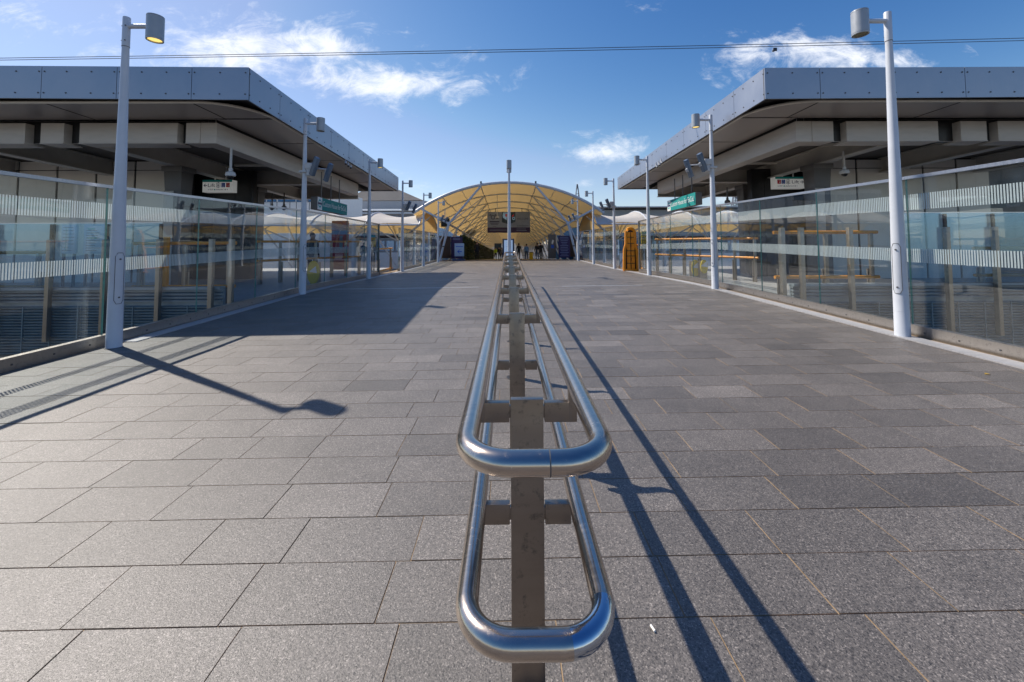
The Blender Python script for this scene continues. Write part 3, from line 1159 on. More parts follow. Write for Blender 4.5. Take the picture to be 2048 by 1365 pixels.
# platform edge glass screens (frontal), each with fin posts
def screen(s):
    nm = 'left' if s < 0 else 'right'
    px = [489, 421, 316, 207, 96, -14, -124] if s < 0 else [1534, 1606, 1704, 1800, 1899, 1996, 2095]
    xs = [at(q, 560, 8.93).x for q in px]
    xs[0] = s * 6.12
    zt = 1.92 if s < 0 else 2.08
    zp = 1.56 if s < 0 else 1.76
    t = thing('glass_screen', 'glass screen on steel fin posts along the edge of the %s platform' % nm, 'glass screen', (xs[2], 8.93, 0), 0, 'platform edge glass screens')
    g0 = 2 if s < 0 else 3
    for i_, x in enumerate(xs):
        p = MB()
        p.box(x - .045, x + .045, 8.90, 8.99, -.66, zp)
        po = p.build('fin_post', 'post', t, bevel=.006)
        if i_ >= g0:
            p = MB()
            p.box(x - .03, x + .03, 8.945, 8.985, zp + .002, zt - .02)
            p.build('clamp', 'black', po)
    xs2 = xs + [xs[-1] + s * 1.2]
    for a, b in zip(xs2[g0:], xs2[g0 + 1:]):
        p = MB()
        p.box(*sorted((a + s * .006, b - s * .006)), 9.0, 9.012, .52, zt)
        p.build('glass_panel', 'glass2', t, smooth=0)
    p = MB()
    p.box(*sorted((xs[g0], xs2[-1])), 8.995, 9.017, zt + .001, zt + .018)
    p.build('top_rail', 'rail', t)
    return t


screen(-1)
screen(1)


# orange hand-rail barriers
def barrier(label, pts, zu, zl, posts, group, ends=True, pm_='post'):
    p0 = Vector(pts[0])
    base = deck(*p0.xy) if abs(p0.x) < 6.3 else .09
    t = thing('orange_barrier', label, 'barrier', (p0.x, p0.y, base), 0, group)
    for zz in (zu, zl):
        mb = MB()
        path = [(x, y, zz) for x, y in pts]
        mb.tube(path, .04, 12)
        mb.build('rail', 'orange', t)
    a, b = Vector((*pts[0], 0)), Vector((*pts[-1], 0))
    for i in range(posts):
        q = a.lerp(b, (i + .15) / (posts - .7))
        p = MB()
        zb = base
        p.box(q.x - .04, q.x + .04, q.y - .03, q.y + .03, zb, zu + .02)
        p.box(q.x - .065, q.x + .065, q.y + .045, q.y + .075, zb, zb + .72)
        p.build('post', pm_, t, bevel=.005)
    return t


BG = 'orange railed barriers at the station gates'
barrier('orange railed barrier behind the left parapet leading to the gap', [(-8.35, 13.4), (-6.45, 17.6)], 1.52, .88, 7, BG)
barrier('orange railed barrier behind the right parapet leading to the gap', [(8.35, 13.4), (6.45, 17.6)], 1.56, .90, 7, BG)
t_ = barrier('orange double rail with an orange end post behind the fin posts of the left platform', [(-8.6, 9.3), (-6.3, 9.35)], 1.47, .48, 3, BG)
p_ = MB()
q_ = at(330, 500, 9.12)
p_.box(q_.x - .05, q_.x + .05, 9.12, 9.2, .5, 1.62)
p_.build('end_post', 'orange', t_, bevel=.008)
barrier('single run of orange double rail far left behind the left platform glass screen', [(-12.6, 9.6), (-10.9, 9.6)], 1.27, .46, 2, BG)
barrier('orange double rail at the far right edge behind the right platform glass screen', [(11.2, 9.6), (12.8, 9.6)], 1.27, .62, 2, BG)
barrier('orange double rail behind the right platform fin posts, left of the tall lamp post', [(8.6, 9.3), (6.2, 9.35)], 1.66, .62, 3, BG)
barrier('short orange barrier standing in the left gap between the parapets', [(-6.05, 18.4), (-6.15, 21.3)], 1.18, .14, 2, BG)
barrier('short orange barrier in the right gap behind the upright ramp', [(6.2, 18.4), (6.3, 21.6)], 1.30, .22, 2, BG)


# orange folding ramp standing upright in the right gap
def orange_ramp():
    c = at(1262, 540, 19.3)
    zb = deck(c.x, 19.3)
    t = thing('boarding_ramp', 'orange folding wheelchair ramp standing upright in the right parapet gap', 'ramp', (c.x, 19.3, zb))
    H = 2.0
    prof = [(-.33, 0), (-.30, .95), (-.22, 1.25), (-.21, 1.75)]
    for i in range(9):
        a = math.pi - math.pi * i / 8
        prof.append((.21 * math.cos(a), 1.78 + .21 * math.sin(a)))
    prof += [(.21, 1.75), (.22, 1.25), (.30, .95), (.33, 0)]
    p = MB()
    p.tube([(c.x + x, 19.3, zb + z + .05) for x, z in prof], .075, 8)
    p.box(c.x - .36, c.x + .36, 19.2, 19.4, zb, zb + .09)
    p.build('frame', 'orange', t)
    p = MB()
    for x in (-.10, .10):
        p.box(c.x + x - .08, c.x + x + .08, 19.27, 19.33, zb + .09, zb + 1.86)
    p.build('plate', 'orange', t)
    p = MB()
    p.prism([(c.x + x * .9, 19.36, zb + z + .05) for x, z in prof], (0, .03, 0))
    p.build('backing', 'brown', t)  # dark sheet added to darken the open gaps between frame and plates
    p = MB()
    for z in (.35, .7, .95, 1.3, 1.6):
        p.box(c.x - .22, c.x + .22, 19.25, 19.268, zb + z, zb + z + .03)
    for z in (.5, 1.15, 1.5): p.box(c.x - .02, c.x + .02, 19.24, 19.26, zb + z, zb + z + .14)
    p.build('strap', 'black', t)


orange_ramp()


# notices, posters, panels near the gates
def board(name, label, cat, px0, px1, py0, py1, Y, mat, deco=None, posts=True, thick=.05, group=None, floor=None):
    a, b = at(px0, py1, Y), at(px1, py0, Y)
    zf = floor if floor is not None else deck(a.x, Y)
    t = thing(name, label, cat, ((a.x + b.x) / 2, Y, zf), 0, group)
    mb = MB()
    mb.box(a.x, b.x, Y, Y + thick, a.z, b.z)
    mb.build('panel', mat, t, bevel=.006)
    if posts:
        p = MB()
        for x in (a.x + .06, b.x - .06): p.box(x - .025, x + .025, Y + .005, Y + .045, zf, a.z)
        p.build('stand', 'column', t)
    if deco:
        P = frame_from((a.x, Y, a.z), (1, 0, 0), (0, -1, 0))
        for dname, mats, fn in deco:
            mb = MB()
            fn(mb, P, b.x - a.x, b.z - a.z)
            mb.build(dname, mats, t, smooth=0)
    return t


def lines(n, x0, x1, y0, y1, th, seed=1, mi=0, center=False):
    def f(mb, P, W, H):
        r = random.Random(seed)
        for i in range(n):
            y = y1 + (y0 - y1) * (i / max(1, n - 1))
            w = (x1 - x0) * r.uniform(.55, 1)
            xs = x0 + ((x1 - x0) - w) / 2 if center else x0
            prect(mb, xs * W, (xs + w) * W, y * H, y * H + th * H, P, mi=mi)
    return f


board('poster_board', 'pale poster board with teal headings behind the left platform screen, nearer the lamp post', 'poster', 166, 213, 449, 508, 10.6, 'postblue',
      [('print', ['teal', 'navy'], lambda mb, P, W, H: (prect(mb, .15 * W, .5 * W, .82 * H, .88 * H, P), prect(mb, .15 * W, .6 * W, .5 * H, .57 * H, P), lines(9, .12, .85, .1, .78, .02, 3, 1)(mb, P, W, H)))], floor=.09)
board('poster_board', 'pale route map board behind the left platform screen, left of the teal headed poster', 'poster', 121, 154, 450, 508, 10.6, 'postblue',
      [('print', ['navy', 'teal'], lambda mb, P, W, H: (lines(8, .1, .9, .1, .9, .018, 5)(mb, P, W, H), prect(mb, .3 * W, .34 * W, .1 * H, .9 * H, P, mi=1)))], floor=.09)
board('red_totem', 'dark red information totem with pale blue slot behind the left parapet', 'totem', 662, 694, 442, 540, 17.6, 'maroon',
      [('slot', 'speaker', lambda mb, P, W, H: prect(mb, .52 * W, .74 * W, .43 * H, .69 * H, P)), ('band', 'lilac', lambda mb, P, W, H: prect(mb, 0, W, .72 * H, .80 * H, P))], posts=False, thick=.22, floor=.09)
board('notice_board', 'yellow and teal notice board behind the lamp post at the left gap', 'notice', 741, 751, 470, 494, 18.4, 'yellow',
      [('header', 'teal', lambda mb, P, W, H: prect(mb, 0, W, .78 * H, H, P)), ('print', 'navy', lines(5, .12, .85, .1, .65, .03, 8))])
board('notice_board', 'yellow and teal notice board fixed at the right gap beside the ramp', 'notice', 1283, 1293, 463, 488, 18.35, 'yellow',
      [('header', 'teal', lambda mb, P, W, H: prect(mb, 0, W, .78 * H, H, P)), ('print', 'navy', lines(5, .12, .85, .1, .65, .03, 9))])


# yellow card readers behind the glass
def reader(label, px, py0, py1, Y, tilt=0):
    a, b = at(px - 10, py1, Y), at(px + 10, py0, Y)
    c = (a + b) / 2
    t = thing('card_reader', label, 'card reader', (c.x, Y, .09), 0, 'yellow card readers behind the parapets')
    p = MB()
    p.box(c.x - .13, c.x + .13, Y + .1, Y + .3, .09, b.z - .05)
    p.build('body', 'post', t, bevel=.02)
    p = MB()
    r = (b.z - a.z) / 2
    n = 20
    p.prism([(c.x + .52 * r * math.cos(2 * math.pi * i / n), Y + .04, c.z + r * math.sin(2 * math.pi * i / n)) for i in range(n)], (0, .05, 0))
    p.build('disc', 'yellow', t)
    p = MB()
    p.prism([(c.x - .13, Y + .03, c.z + .02), (c.x + .08, Y + .03, c.z + .2), (c.x + .12, Y + .03, c.z - .02)], (0, .008, 0))
    p.build('symbol', 'white', t, smooth=0)


reader('yellow card reader with white symbol behind the left parapet near the second lamp post', 625, 522, 569, 12.9)
reader('yellow card reader behind the right parapet, farther from the lamp post', 1393, 520, 553, 14.2)
reader('yellow card reader behind the right parapet, close to the lamp post', 1410, 520, 548, 14.0)


# ------------------------------------------------------------------ hanging signs
def arrow(mb, x, y, s, P, flip=1, mi=0):
    q = [(-.5, 0), (-.02, .42), (.16, .42), (-.2, .09), (.5, .09), (.5, -.09), (-.2, -.09), (.16, -.42), (-.02, -.42)]
    ppoly(mb, [(x + flip * a * s, y + b * s) for a, b in q], P, mi=mi)


def lift_sign(s):
    Y = 15.0
    if s < 0: a, b = at(404.5, 385, Y), at(464.5, 360, Y)
    else: a, b = at(1551, 377.5, Y), at(1609, 354, Y)
    W, H = b.x - a.x, b.z - a.z
    t = thing('lift_sign', 'white hanging Lift sign with teal top edge under the %s station roof' % ('left' if s < 0 else 'right'), 'sign', ((a.x + b.x) / 2, Y, a.z), 0, 'hanging signs for the lift')
    mb = MB()
    mb.box(a.x, b.x, Y, Y + .28, a.z, b.z)
    mb.build('panel', 'glowsign', t, bevel=.008)
    for x in (a.x + W * .33, a.x + W * .70):
        mb = MB()
        mb.cyl((x, Y + .14, b.z), (x, Y + .14, 4.35), .025, n=10)
        mb.build('hanger', 'speakerw', t)
    P = frame_from((a.x, Y, a.z), (1, 0, 0), (0, -1, 0))
    mb = MB()
    prect(mb, 0, W, .82 * H, H, P)
    mb.build('top_band', 'teal', t, smooth=0)
    mb = MB()
    # mats: navy, blue, red, white, teal
    yb = .50 * H
    h = .30 * H
    if s < 0: xl, xt, xi = .10, .19, (.47, .64, .80)
    else: xl, xt, xi = .91, .56, (.37, .21, .07)
    arrow(mb, xl * W, .55 * H, .30 * H, P, 1 if s < 0 else -1)
    put_text(mb, 'Lift', xt * W, .43 * H, .27 * H, P, 0, .24 * W)
    # lift icon: outlined box with arrows and a figure
    x0, w = xi[0] * W, .13 * W
    for (u0, u1, v0, v1) in ((0, 1, 0, .07), (0, 1, .93, 1), (0, .08, 0, 1), (.92, 1, 0, 1)):
        prect(mb, x0 + u0 * w, x0 + u1 * w, (.40 + .36 * v0) * H, (.40 + .36 * v1) * H, P)
    for sg, yy in ((1, .77), (-1, .39)):
        ppoly(mb, [(x0 + .32 * w, yy * H), (x0 + .68 * w, yy * H), (x0 + .5 * w, (yy + sg * .05) * H)], P)
    for u in (.36, .62):
        prect(mb, x0 + (u - .08) * w, x0 + (u + .08) * w, .46 * H, .62 * H, P)
        pring(mb, x0 + u * w, .67 * H, 0, .03 * H, P, n=8)
    # wheelchair square
    x0, w = xi[1] * W, .125 * W
    prect(mb, x0, x0 + w, .40 * H, .76 * H, P, mi=1)
    pring(mb, x0 + .46 * w, .50 * H, .06 * H, .085 * H, P, z=.007, mi=3, n=14)
    pring(mb, x0 + .42 * w, .70 * H, 0, .03 * H, P, z=.007, mi=3, n=8)
    prect(mb, x0 + .38 * w, x0 + .46 * w, .55 * H, .67 * H, P, z=.006, mi=3)
    prect(mb, x0 + .42 * w, x0 + .72 * w, .545 * H, .575 * H, P, z=.006, mi=3)
    # red square with stroller figure
    x0, w = xi[2] * W, .12 * W
    prect(mb, x0, x0 + w, .40 * H, .76 * H, P, mi=2)
    ppoly(mb, [(x0 + .45 * w, .48 * H), (x0 + .75 * w, .48 * H), (x0 + .62 * w, .62 * H)], P, z=.006, mi=3)
    pring(mb, x0 + .5 * w, .68 * H, 0, .035 * H, P, z=.007, mi=3, n=8)
    x1 = .19 if s < 0 else .07
    put_text(mb, 'to DLR', x1 * W, .16 * H, .12 * H, P, 0, .17 * W)
    pring(mb, (x1 + .225) * W, .205 * H, .0, .06 * H, P, mi=4, n=14)
    put_text(mb, 'platforms 3 & 4', (x1 + .27) * W, .16 * H, .12 * H, P, 0, .40 * W)
    mb.build('lettering', ['navy', 'blue', 'red', 'white', 'teal'], t, smooth=0)


lift_sign(-1)
lift_sign(1)


def name_sign(s):
    if s < 0: A, B = at(635, 404, 14.5), at(694, 420, 17.7)
    else: A, B = at(1391, 397, 14.5), at(1335, 413, 17.7)
    h = .46
    zt = 1.46 + (485 - (392 if s < 0 else 385.5)) / 803 * 14.5
    zb = zt - h
    B.x = A.x + (B.x - A.x)
    t = thing('name_sign', 'green station name sign hanging along the %s platform roof edge' % ('left' if s < 0 else 'right'), 'sign', (A.x, 16.1, zb), 0, 'green station name signs')
    A.z = B.z = zb
    L = (B - A).length
    # reading direction: left side of the face to its right side as seen from the walkway
    nrm = Vector((1 if s < 0 else -1, 0, 0))
    d = (B - A).normalized()
    if s < 0: o, xd = A, d
    else: o, xd = B, -d
    zdir = xd.cross(Vector((0, 0, 1)))
    P = frame_from(o, xd, zdir)
    mb = MB()
    back = -zdir.normalized() * .24
    mb.prism([A, B, B + Vector((0, 0, h)), A + Vector((0, 0, h))], back)
    mb.build('case', 'column', t, bevel=.008)
    mb = MB()
    prect(mb, .42, L, 0, h, P)
    mb.build('green_face', 'green', t, smooth=0)
    mb = MB()
    prect(mb, 0, .42, 0, h, P)
    mb.build('white_face', 'offw', t, smooth=0)
    mb = MB()
    pring(mb, .21, h / 2, .10, .155, P, z=.006, mi=0)
    prect(mb, .03, .39, h / 2 - .035, h / 2 + .035, P, z=.008, mi=1)
    mb.build('roundel', ['teal', 'navy'], t, smooth=0)
    mb = MB()
    put_text(mb, 'Custom House for ExCeL', .50, .155, .20, P, 0, L - .62)
    mb.build('lettering', 'white', t, smooth=0)
    for u in (.2, .5, .8):
        mb = MB()
        q = A.lerp(B, u) + back * .5
        mb.cyl((q.x, q.y, zt), (q.x, q.y, 4.15), .022, n=8)
        mb.build('hanger', 'column', t)


name_sign(-1)
name_sign(1)


# dome cameras on drop rods
def dome(label, px, py_top, py_dome, Y, white=True, r=.11):
    a, b = at(px, py_top, Y), at(px, py_dome, Y)
    t = thing('dome_camera', label, 'camera', (b.x, Y, b.z), 0, 'dome cameras on drop rods')
    c = 'speakerw' if white else 'column'
    p = MB()
    p.cyl((b.x, Y, b.z + .16), (b.x, Y, a.z), .03, n=10)
    p.lathe([(.045, .12), (.05, .2), (.03, .22)], b, n=14)
    p.build('rod', c, t)
    p = MB()
    p.lathe([(.5 * r, .12), (.9 * r, .09), (1.05 * r, .03), (.95 * r, -.01), (.7 * r, -.02)], b, n=18)
    p.build('housing', c, t)
    p = MB()
    p.lathe([(.68 * r, -.018), (.6 * r, -.06), (.35 * r, -.09), (.0, -.1)], b, n=16, caps=False)
    p.build('dome', 'black', t)


dome('white dome camera on a drop rod beside the left Lift sign', 461, 296, 352, 10.9, True, .12)
dome('white dome camera on a drop rod in front of the cream wall on the right', 1689, 303, 347, 12.0, True, .12)
dome('dark dome camera on a rod near the left name sign, nearer the black lift wall', 544, 386, 417, 19.0, False, .11)
dome('dark dome camera on a rod just left of the second left lamp post', 568, 386, 417, 19.0, False, .11)
dome('dark dome camera on a rod beside the right name sign against the sky', 1455, 375, 406, 16.5, False, .11)


def spots(s, px):
    zz = None
    t = None
    for i, q in enumerate(px):
        Y = 14.6 + .35 * i
        a = at(q, 330, Y)
        zt = (4.63 + (4.28 - 4.63) * (Y - 8.96) / 13.04) + .03
        if t is None: t = thing('spotlight_row', 'row of three small spotlights under the %s roof soffit' % ('left' if s < 0 else 'right'), 'spotlights', (a.x, Y, zt - .2), 0, 'soffit spotlights')
        p = MB()
        p.cyl((a.x, Y, zt), (a.x, Y, zt - .08), .02, n=8)
        p.cyl((a.x, Y, zt - .07), (a.x + .03, Y - .05, zt - .17), .04, n=10)
        p.cyl((a.x + .03, Y - .05, zt - .17), (a.x + .034, Y - .056, zt - .18), .036, n=10, mi=1)
        p.build('spotlight', ['speakerw', 'black'], t)


spots(-1, (691, 696, 701))
spots(1, (1322, 1317, 1312))


# ------------------------------------------------------------------ overhead cables
def cable(label, pa, pb, Y, sag, clip=False):
    a, b = at(*pa, Y), at(*pb, Y)
    a, b = a + (a - b) * .25, b + (b - a) * .25
    path = [a.lerp(b, i / 40) - Vector((0, 0, sag * (1 - (2 * i / 40 - 1) ** 2))) for i in range(41)]
    mb = MB()
    mb.tube(path, .011, 6)
    o = mb.build('cable', 'cable')
    tag(o, label, 'cable', 'overhead cables')
    if clip:
        c = at(1550, 98, Y)
        mb = MB()
        mb.box(c.x - .06, c.x + .06, Y - .02, Y + .02, c.z - .08, c.z + .03)
        mb.box(c.x - .09, c.x - .02, Y - .03, Y + .03, c.z - .10, c.z - .05)
        mb.build('clip', 'cable', o)


cable('upper of the two overhead cables crossing the whole sky', (0, 113), (2048, 73), 14, .12)
cable('lower of the two overhead cables crossing the sky, with a small clip', (0, 117), (2048, 78), 14, .12, True)

# ------------------------------------------------------------------ main canopy
CY0, BAY, NB, SLOPE = 35.0, 5.6, 24, -.04


def cz(y): return SLOPE * (y - CY0)


HW, ZE, ZA = 8.35, 4.02, 6.72


def arch_pt(u):
    """u in -1..1 along the arch"""
    h = ZA - ZE
    Rr = (HW * HW + h * h) / (2 * h)
    al = math.asin(HW / Rr)
    return (Rr * math.sin(al * u), ZA - Rr + Rr * math.cos(al * u))


def build_canopy():
    t = thing('arched_canopy', 'long arched fabric canopy with amber underside over the far end of the walkway', 'canopy', (0, CY0, cz(CY0)))
    nu = 24

    def skin(off):
        mb = MB()
        vs = []
        rows = NB * 2 + 1
        for r in range(rows):
            y = CY0 + BAY * r / 2
            sag = .0 if r % 2 == 0 else -.16
            for i in range(nu + 1):
                x, z = arch_pt(-1 + 2 * i / nu)
                vs.append((x * (1 - off * .01), y, z + cz(y) + sag - off))
        fs = [(r * (nu + 1) + i, r * (nu + 1) + i + 1, (r + 1) * (nu + 1) + i + 1, (r + 1) * (nu + 1) + i) for r in range(rows - 1) for i in range(nu)]
        mb.add(vs, fs)
        return mb
    skin(0).build('membrane', 'fabric', t, smooth=60)
    skin(.05).build('backlit_underside', 'backlit_underside', t, smooth=60)  # added sheet carrying the backlit amber in its own colour
    for k in range(NB + 1):
        y = CY0 + BAY * k
        dz = cz(y)
        A = lambda u: Vector((arch_pt(u)[0], y, arch_pt(u)[1] + dz - .12))
        mb = MB()
        mb.tube([A(-1 + 2 * i / 28) + Vector((0, 0, .10 if k == 0 else 0)) for i in range(29)], .13 if k == 0 else .08, 10)
        mb.build('arch_rib', 'tubew', t)
        for s in (-1, 1):
            node = Vector((s * 5.2, y, 3.1 + dz))
            mb = MB()
            yn = y + BAY if k < NB else y
            mb.cyl(node, A(s * .27), .095 if k == 0 else .07, n=10)
            mb.cyl(node, A(s * .9), .09, n=10)
            if k < NB:
                q = Vector((arch_pt(s * .27)[0], yn, arch_pt(s * .27)[1] + cz(yn) - .12))
                mb.cyl(node, q, .055, n=8)
            mb.build('strut', 'tubew', t)
            mb = MB()
            foot = Vector((s * 5.95, y - .1, zc(y) - (.0)))
            mb.cyl(foot, node, .085, .11, n=12)
            mb.cyl(node - Vector((0, .16, 0)), node + Vector((0, .16, 0)), .15, n=12)
            mb.cyl(foot - Vector((0, 0, .02)), foot + Vector((0, 0, .05)), .2, n=12)
            m_ = foot.lerp(node, .38)
            mb.cyl(m_ - Vector((.0, 0, .04)), m_ + Vector((.0, 0, .04)), .16, n=12, mi=1)
            mb.cyl(node, Vector((s * 6.8, y + .3, zc(y))), .07, .06, n=8)
            mb.build('leg', ['tubew', 'seam'], t)
    for u in (-.66, -.46, -.27, .27, .46, .66):
        mb = MB()
        mb.tube([(arch_pt(u)[0], CY0 + BAY * k / 2, arch_pt(u)[1] + cz(CY0 + BAY * k / 2) - .16 - (.14 if k % 2 else 0)) for k in range(NB * 2 + 1)], .045 if abs(u) != .46 else .028, 8)
        mb.build('purlin', 'tubew', t)
    # gutter beams along the nodes
    for s in (-1, 1):
        mb = MB()
        mb.tube([(s * 5.2, CY0 + BAY * k, 3.1 + cz(CY0 + BAY * k)) for k in range(NB + 1)], .07, 8)
        mb.build('edge_beam', 'tubew', t)
    # floodlights on the front arch
    for u in (-.27, .27):
        p = arch_pt(u)
        mb = MB()
        mb.box(p[0] - .07, p[0] + .07, CY0 - .1, CY0 + .1, p[1] + .1, p[1] + .28)
        mb.build('floodlight', 'seam', t)


build_canopy()


# side canopies of saddle shaped membrane
def side_canopy(s, xs, label):
    Ya, Yb = 34.2, 43.5
    t = thing('side_canopy', label, 'canopy', (xs[0], 36, 0), 0, 'white saddle shaped side canopies')
    ny = 14
    ze = 3.0

    def zf(x, v):
        # nearest bay parameter
        for a, b in zip(xs, xs[1:]):
            lo_, hi = min(a, b), max(a, b)
            if lo_ - 1e-6 <= x <= hi + 1e-6:
                q = (x - lo_) / (hi - lo_)
                dip = math.sin(math.pi * q)
                h = 1.42 - .62 * dip
                e = ze + .16 * dip
                return e + h * (1 - (2 * v - 1) ** 2) ** .8 - .55 * v * v
        return ze

    def skin(off):
        mb = MB()
        X = []
        for a, b in zip(xs, xs[1:]): X += [a + (b - a) * i / 12 for i in range(12)]
        X.append(xs[-1])
        vs = []
        for x in X:
            for j in range(ny + 1):
                v = j / ny
                vs.append((x, Ya + (Yb - Ya) * v + (.35 * math.sin(math.pi * ((x - xs[0]) / (xs[1] - xs[0]) % 1)) if j == 0 else 0), zf(x, v) - off))
        n = ny + 1
        fs = [(i * n + j, i * n + j + 1, (i + 1) * n + j + 1, (i + 1) * n + j) for i in range(len(X) - 1) for j in range(ny)]
        if s < 0: pass
        mb.add(vs, fs)
        return mb
    skin(0).build('membrane', 'fabric', t, smooth=60)
    skin(.05).build('backlit_underside', 'backlit_underside', t, smooth=60)  # same added under-sheet, the backlight put into its colour
    for x in xs:
        mb = MB()
        mb.tube([(x, Ya + (Yb - Ya) * j / ny, zf(x, j / ny) + .03) for j in range(ny + 1)], .06, 8)
        mb.build('arch_rib', 'tubew', t)
    mb = MB()
    mb.tube([(x, Ya - .02, ze - .02) for x in (xs[0], xs[-1])], .07, 8)
    mb.build('edge_beam', 'tubew', t)
    for a, b in zip(xs, xs[1:]):
        m_ = (a + b) / 2
        base = Vector((m_, 36.5, 1.55))
        mb = MB()
        for q in ((a, 34.3, 3.05), (b, 34.3, 3.05), (a, 38.9, 3.95), (b, 38.9, 3.95)):
            mb.cyl(base, q, .06, n=8)
        mb.build('strut', 'tubew', t)
        mb = MB()
        mb.cyl((m_, 36.5, -7), base, .13, n=12)
        mb.cyl(base - Vector((0, 0, .2)), base + Vector((0, 0, .05)), .18, n=12)
        mb.cyl((m_, 36.5, -1), (m_ + s * 2.2, 35.2, 2.9), .07, n=8)
        mb.build('mast', 'tubew', t)


side_canopy(-1, [-7.6, -12.2, -16.9, -21.7, -26.4], 'white saddle shaped canopy stretching left of the arched canopy')
side_canopy(1, [7.6, 12.0, 16.3, 20.7, 25.0], 'white saddle shaped canopy stretching right of the arched canopy')


# ------------------------------------------------------------------ things under the canopy
def banner():
    Y = 51.6
    a, b = at(975, 466, Y), at(1060, 424, Y)
    W, H = b.x - a.x, b.z - a.z
    t = thing('welcome_banner', 'wide WELCOME banner in grey and purple hanging inside the arched canopy', 'banner', ((a.x + b.x) / 2, Y, a.z))
    mb = MB()
    mb.box(a.x, b.x, Y, Y + .08, a.z, b.z)
    mb.build('panel', 'lilac', t)
    P = frame_from((a.x, Y, a.z), (1, 0, 0), (0, -1, 0))
    mb = MB()
    prect(mb, 0, W, 0, .25 * H, P)
    mb.build('lower_band', 'purple', t, smooth=0)
    mb = MB()
    hexp = [(.34, 1), (.655, 1), (.655, .52), (.5, .40), (.34, .50)]
    ppoly(mb, [(x * W, y * H) for x, y in hexp], P, mi=0)
    ppoly(mb, [(.36 * W, .97 * H), (.47 * W, .97 * H), (.45 * W, .6 * H), (.36 * W, .72 * H)], P, z=.008, mi=1)
    ppoly(mb, [(.42 * W, .9 * H), (.46 * W, .9 * H), (.455 * W, .78 * H), (.43 * W, .75 * H)], P, z=.012, mi=2)
    pring(mb, .615 * W, .68 * H, .02 * W, .035 * W, P, z=.012, mi=1)
    ppoly(mb, [(.57 * W, .8 * H), (.63 * W, .9 * H), (.6 * W, .74 * H)], P, z=.012, mi=2)
    mb.build('picture', ['cdenim', 'skywin', 'red'], t, smooth=0)
    mb = MB()
    put_text(mb, 'WELCOME', .69 * W, .62 * H, .09 * H, P, 0, .27 * W)
    pring(mb, .13 * W, .74 * H, .035 * W, .05 * W, P, mi=0)
    for q in (-1, 1): pring(mb, (.13 + q * .06) * W, .84 * H, .01 * W, .022 * W, P, mi=0)
    prect(mb, .05 * W, .28 * W, .50 * H, .555 * H, P)
    for y, w in ((.43, .2), (.39, .16), (.30, .08)): prect(mb, (.165 - w / 2) * W, (.165 + w / 2) * W, y * H, (y + .02) * H, P)
    prect(mb, .69 * W, .96 * W, .31 * H, .33 * H, P)
    prect(mb, .05 * W, .45 * W, .115 * H, .135 * H, P, z=.008, mi=1)
    prect(mb, .68 * W, .9 * W, .165 * H, .185 * H, P, z=.008, mi=1)
    prect(mb, .68 * W, .92 * W, .085 * H, .105 * H, P, z=.008, mi=1)
    mb.build('lettering', ['navy', 'lilac'], t, smooth=0)
    for u in (.19, .81):
        mb = MB()
        mb.cyl((a.x + W * u, Y + .04, b.z), (a.x + W * u, Y + .04, b.z + .5), .04, n=8)
        mb.build('hanger', 'column', t)


banner()

# digital totem at the centre
board('digital_totem', 'tall digital information screen with dark blue frame behind the centre lamp post', 'screen', 1005, 1028.5, 478, 516, 42, 'frameblue',
      [('screen', 'screen', lambda mb, P, W, H: prect(mb, .14 * W, .86 * W, .10 * H, .93 * H, P)), ('print', 'navy', lines(4, .3, .7, .5, .8, .012, 4))], posts=False, thick=.25)


def arrow_sign():
    Y = 35.6
    t = board('direction_sign', 'white standing sign with a blue arrow pointing left at the canopy entrance', 'sign', 909, 928, 487, 513, Y, 'postblue',
              [('arrow', 'blue', lambda mb, P, W, H: arrow(mb, .52 * W, .36 * H, .5 * W, P)), ('print', 'blue', lambda mb, P, W, H: prect(mb, .12 * W, .9 * W, .72 * H, .77 * H, P))], thick=.06)
    a, b = at(906, 518, Y), at(930, 515, Y)
    mb = MB()
    mb.box(a.x, b.x, Y - .25, Y + .3, deck(a.x, Y), deck(a.x, Y) + .12)
    mb.build('base', 'frameblue', t, bevel=.02)


arrow_sign()
board('purple_banner', 'purple banner with pale text behind the left canopy legs', 'banner', 902, 925, 474, 518, 38.4, 'purple',
      [('print', 'lilac', lines(2, .15, .8, .86, .92, .02, 2))], posts=False)
board('brown_board', 'dark brown board between the left canopy legs', 'board', 882, 901.5, 473, 517, 38.2, 'brown', posts=False)
board('purple_banner', 'purple banner listing lines of pale text behind the right canopy leg', 'banner', 1117, 1140, 472, 516, 38.2, 'purple',
      [('print', 'lilac', lines(12, .1, .9, .08, .92, .018, 6, center=True))], posts=False)
board('brown_board', 'dark brown board beside the purple text banner on the right', 'board', 1140.5, 1152, 471, 514, 38.6, 'brown',
      [('notice', 'offw', lambda mb, P, W, H: prect(mb, .35 * W, .65 * W, .62 * H, .80 * H, P))], posts=False)
board('advert_pillar', 'grey advertising pillar with pale picture and blue panel under the right of the canopy', 'pillar', 1097, 1111.5, 469, 517, 40, 'column',
      [('picture', ['offw', 'blue'], lambda mb, P, W, H: (ppoly(mb, [(.4 * W, .62 * H), (.55 * W, .78 * H), (.75 * W, .74 * H), (.6 * W, .58 * H)], P), prect(mb, .35 * W, .75 * W, .42 * H, .56 * H, P, mi=1)))], posts=False, thick=.5)
board('poster_stand', 'blue and purple poster far along the covered walkway', 'poster', 989, 1003, 487, 505, 58, 'cdenim',
      [('band', 'purple', lambda mb, P, W, H: prect(mb, 0, W, 0, .3 * H, P))], posts=True)
p = MB()
c = at(1062.5, 514, 46)
tb = thing('yellow_bin', 'yellow litter bin beside people under the canopy', 'bin', (c.x, 46, zc(46)))
p.box(c.x - .2, c.x + .2, 46, 46.4, zc(46), zc(46) + .8)
p.build('body', 'yellow', tb, bevel=.02)
p = MB()
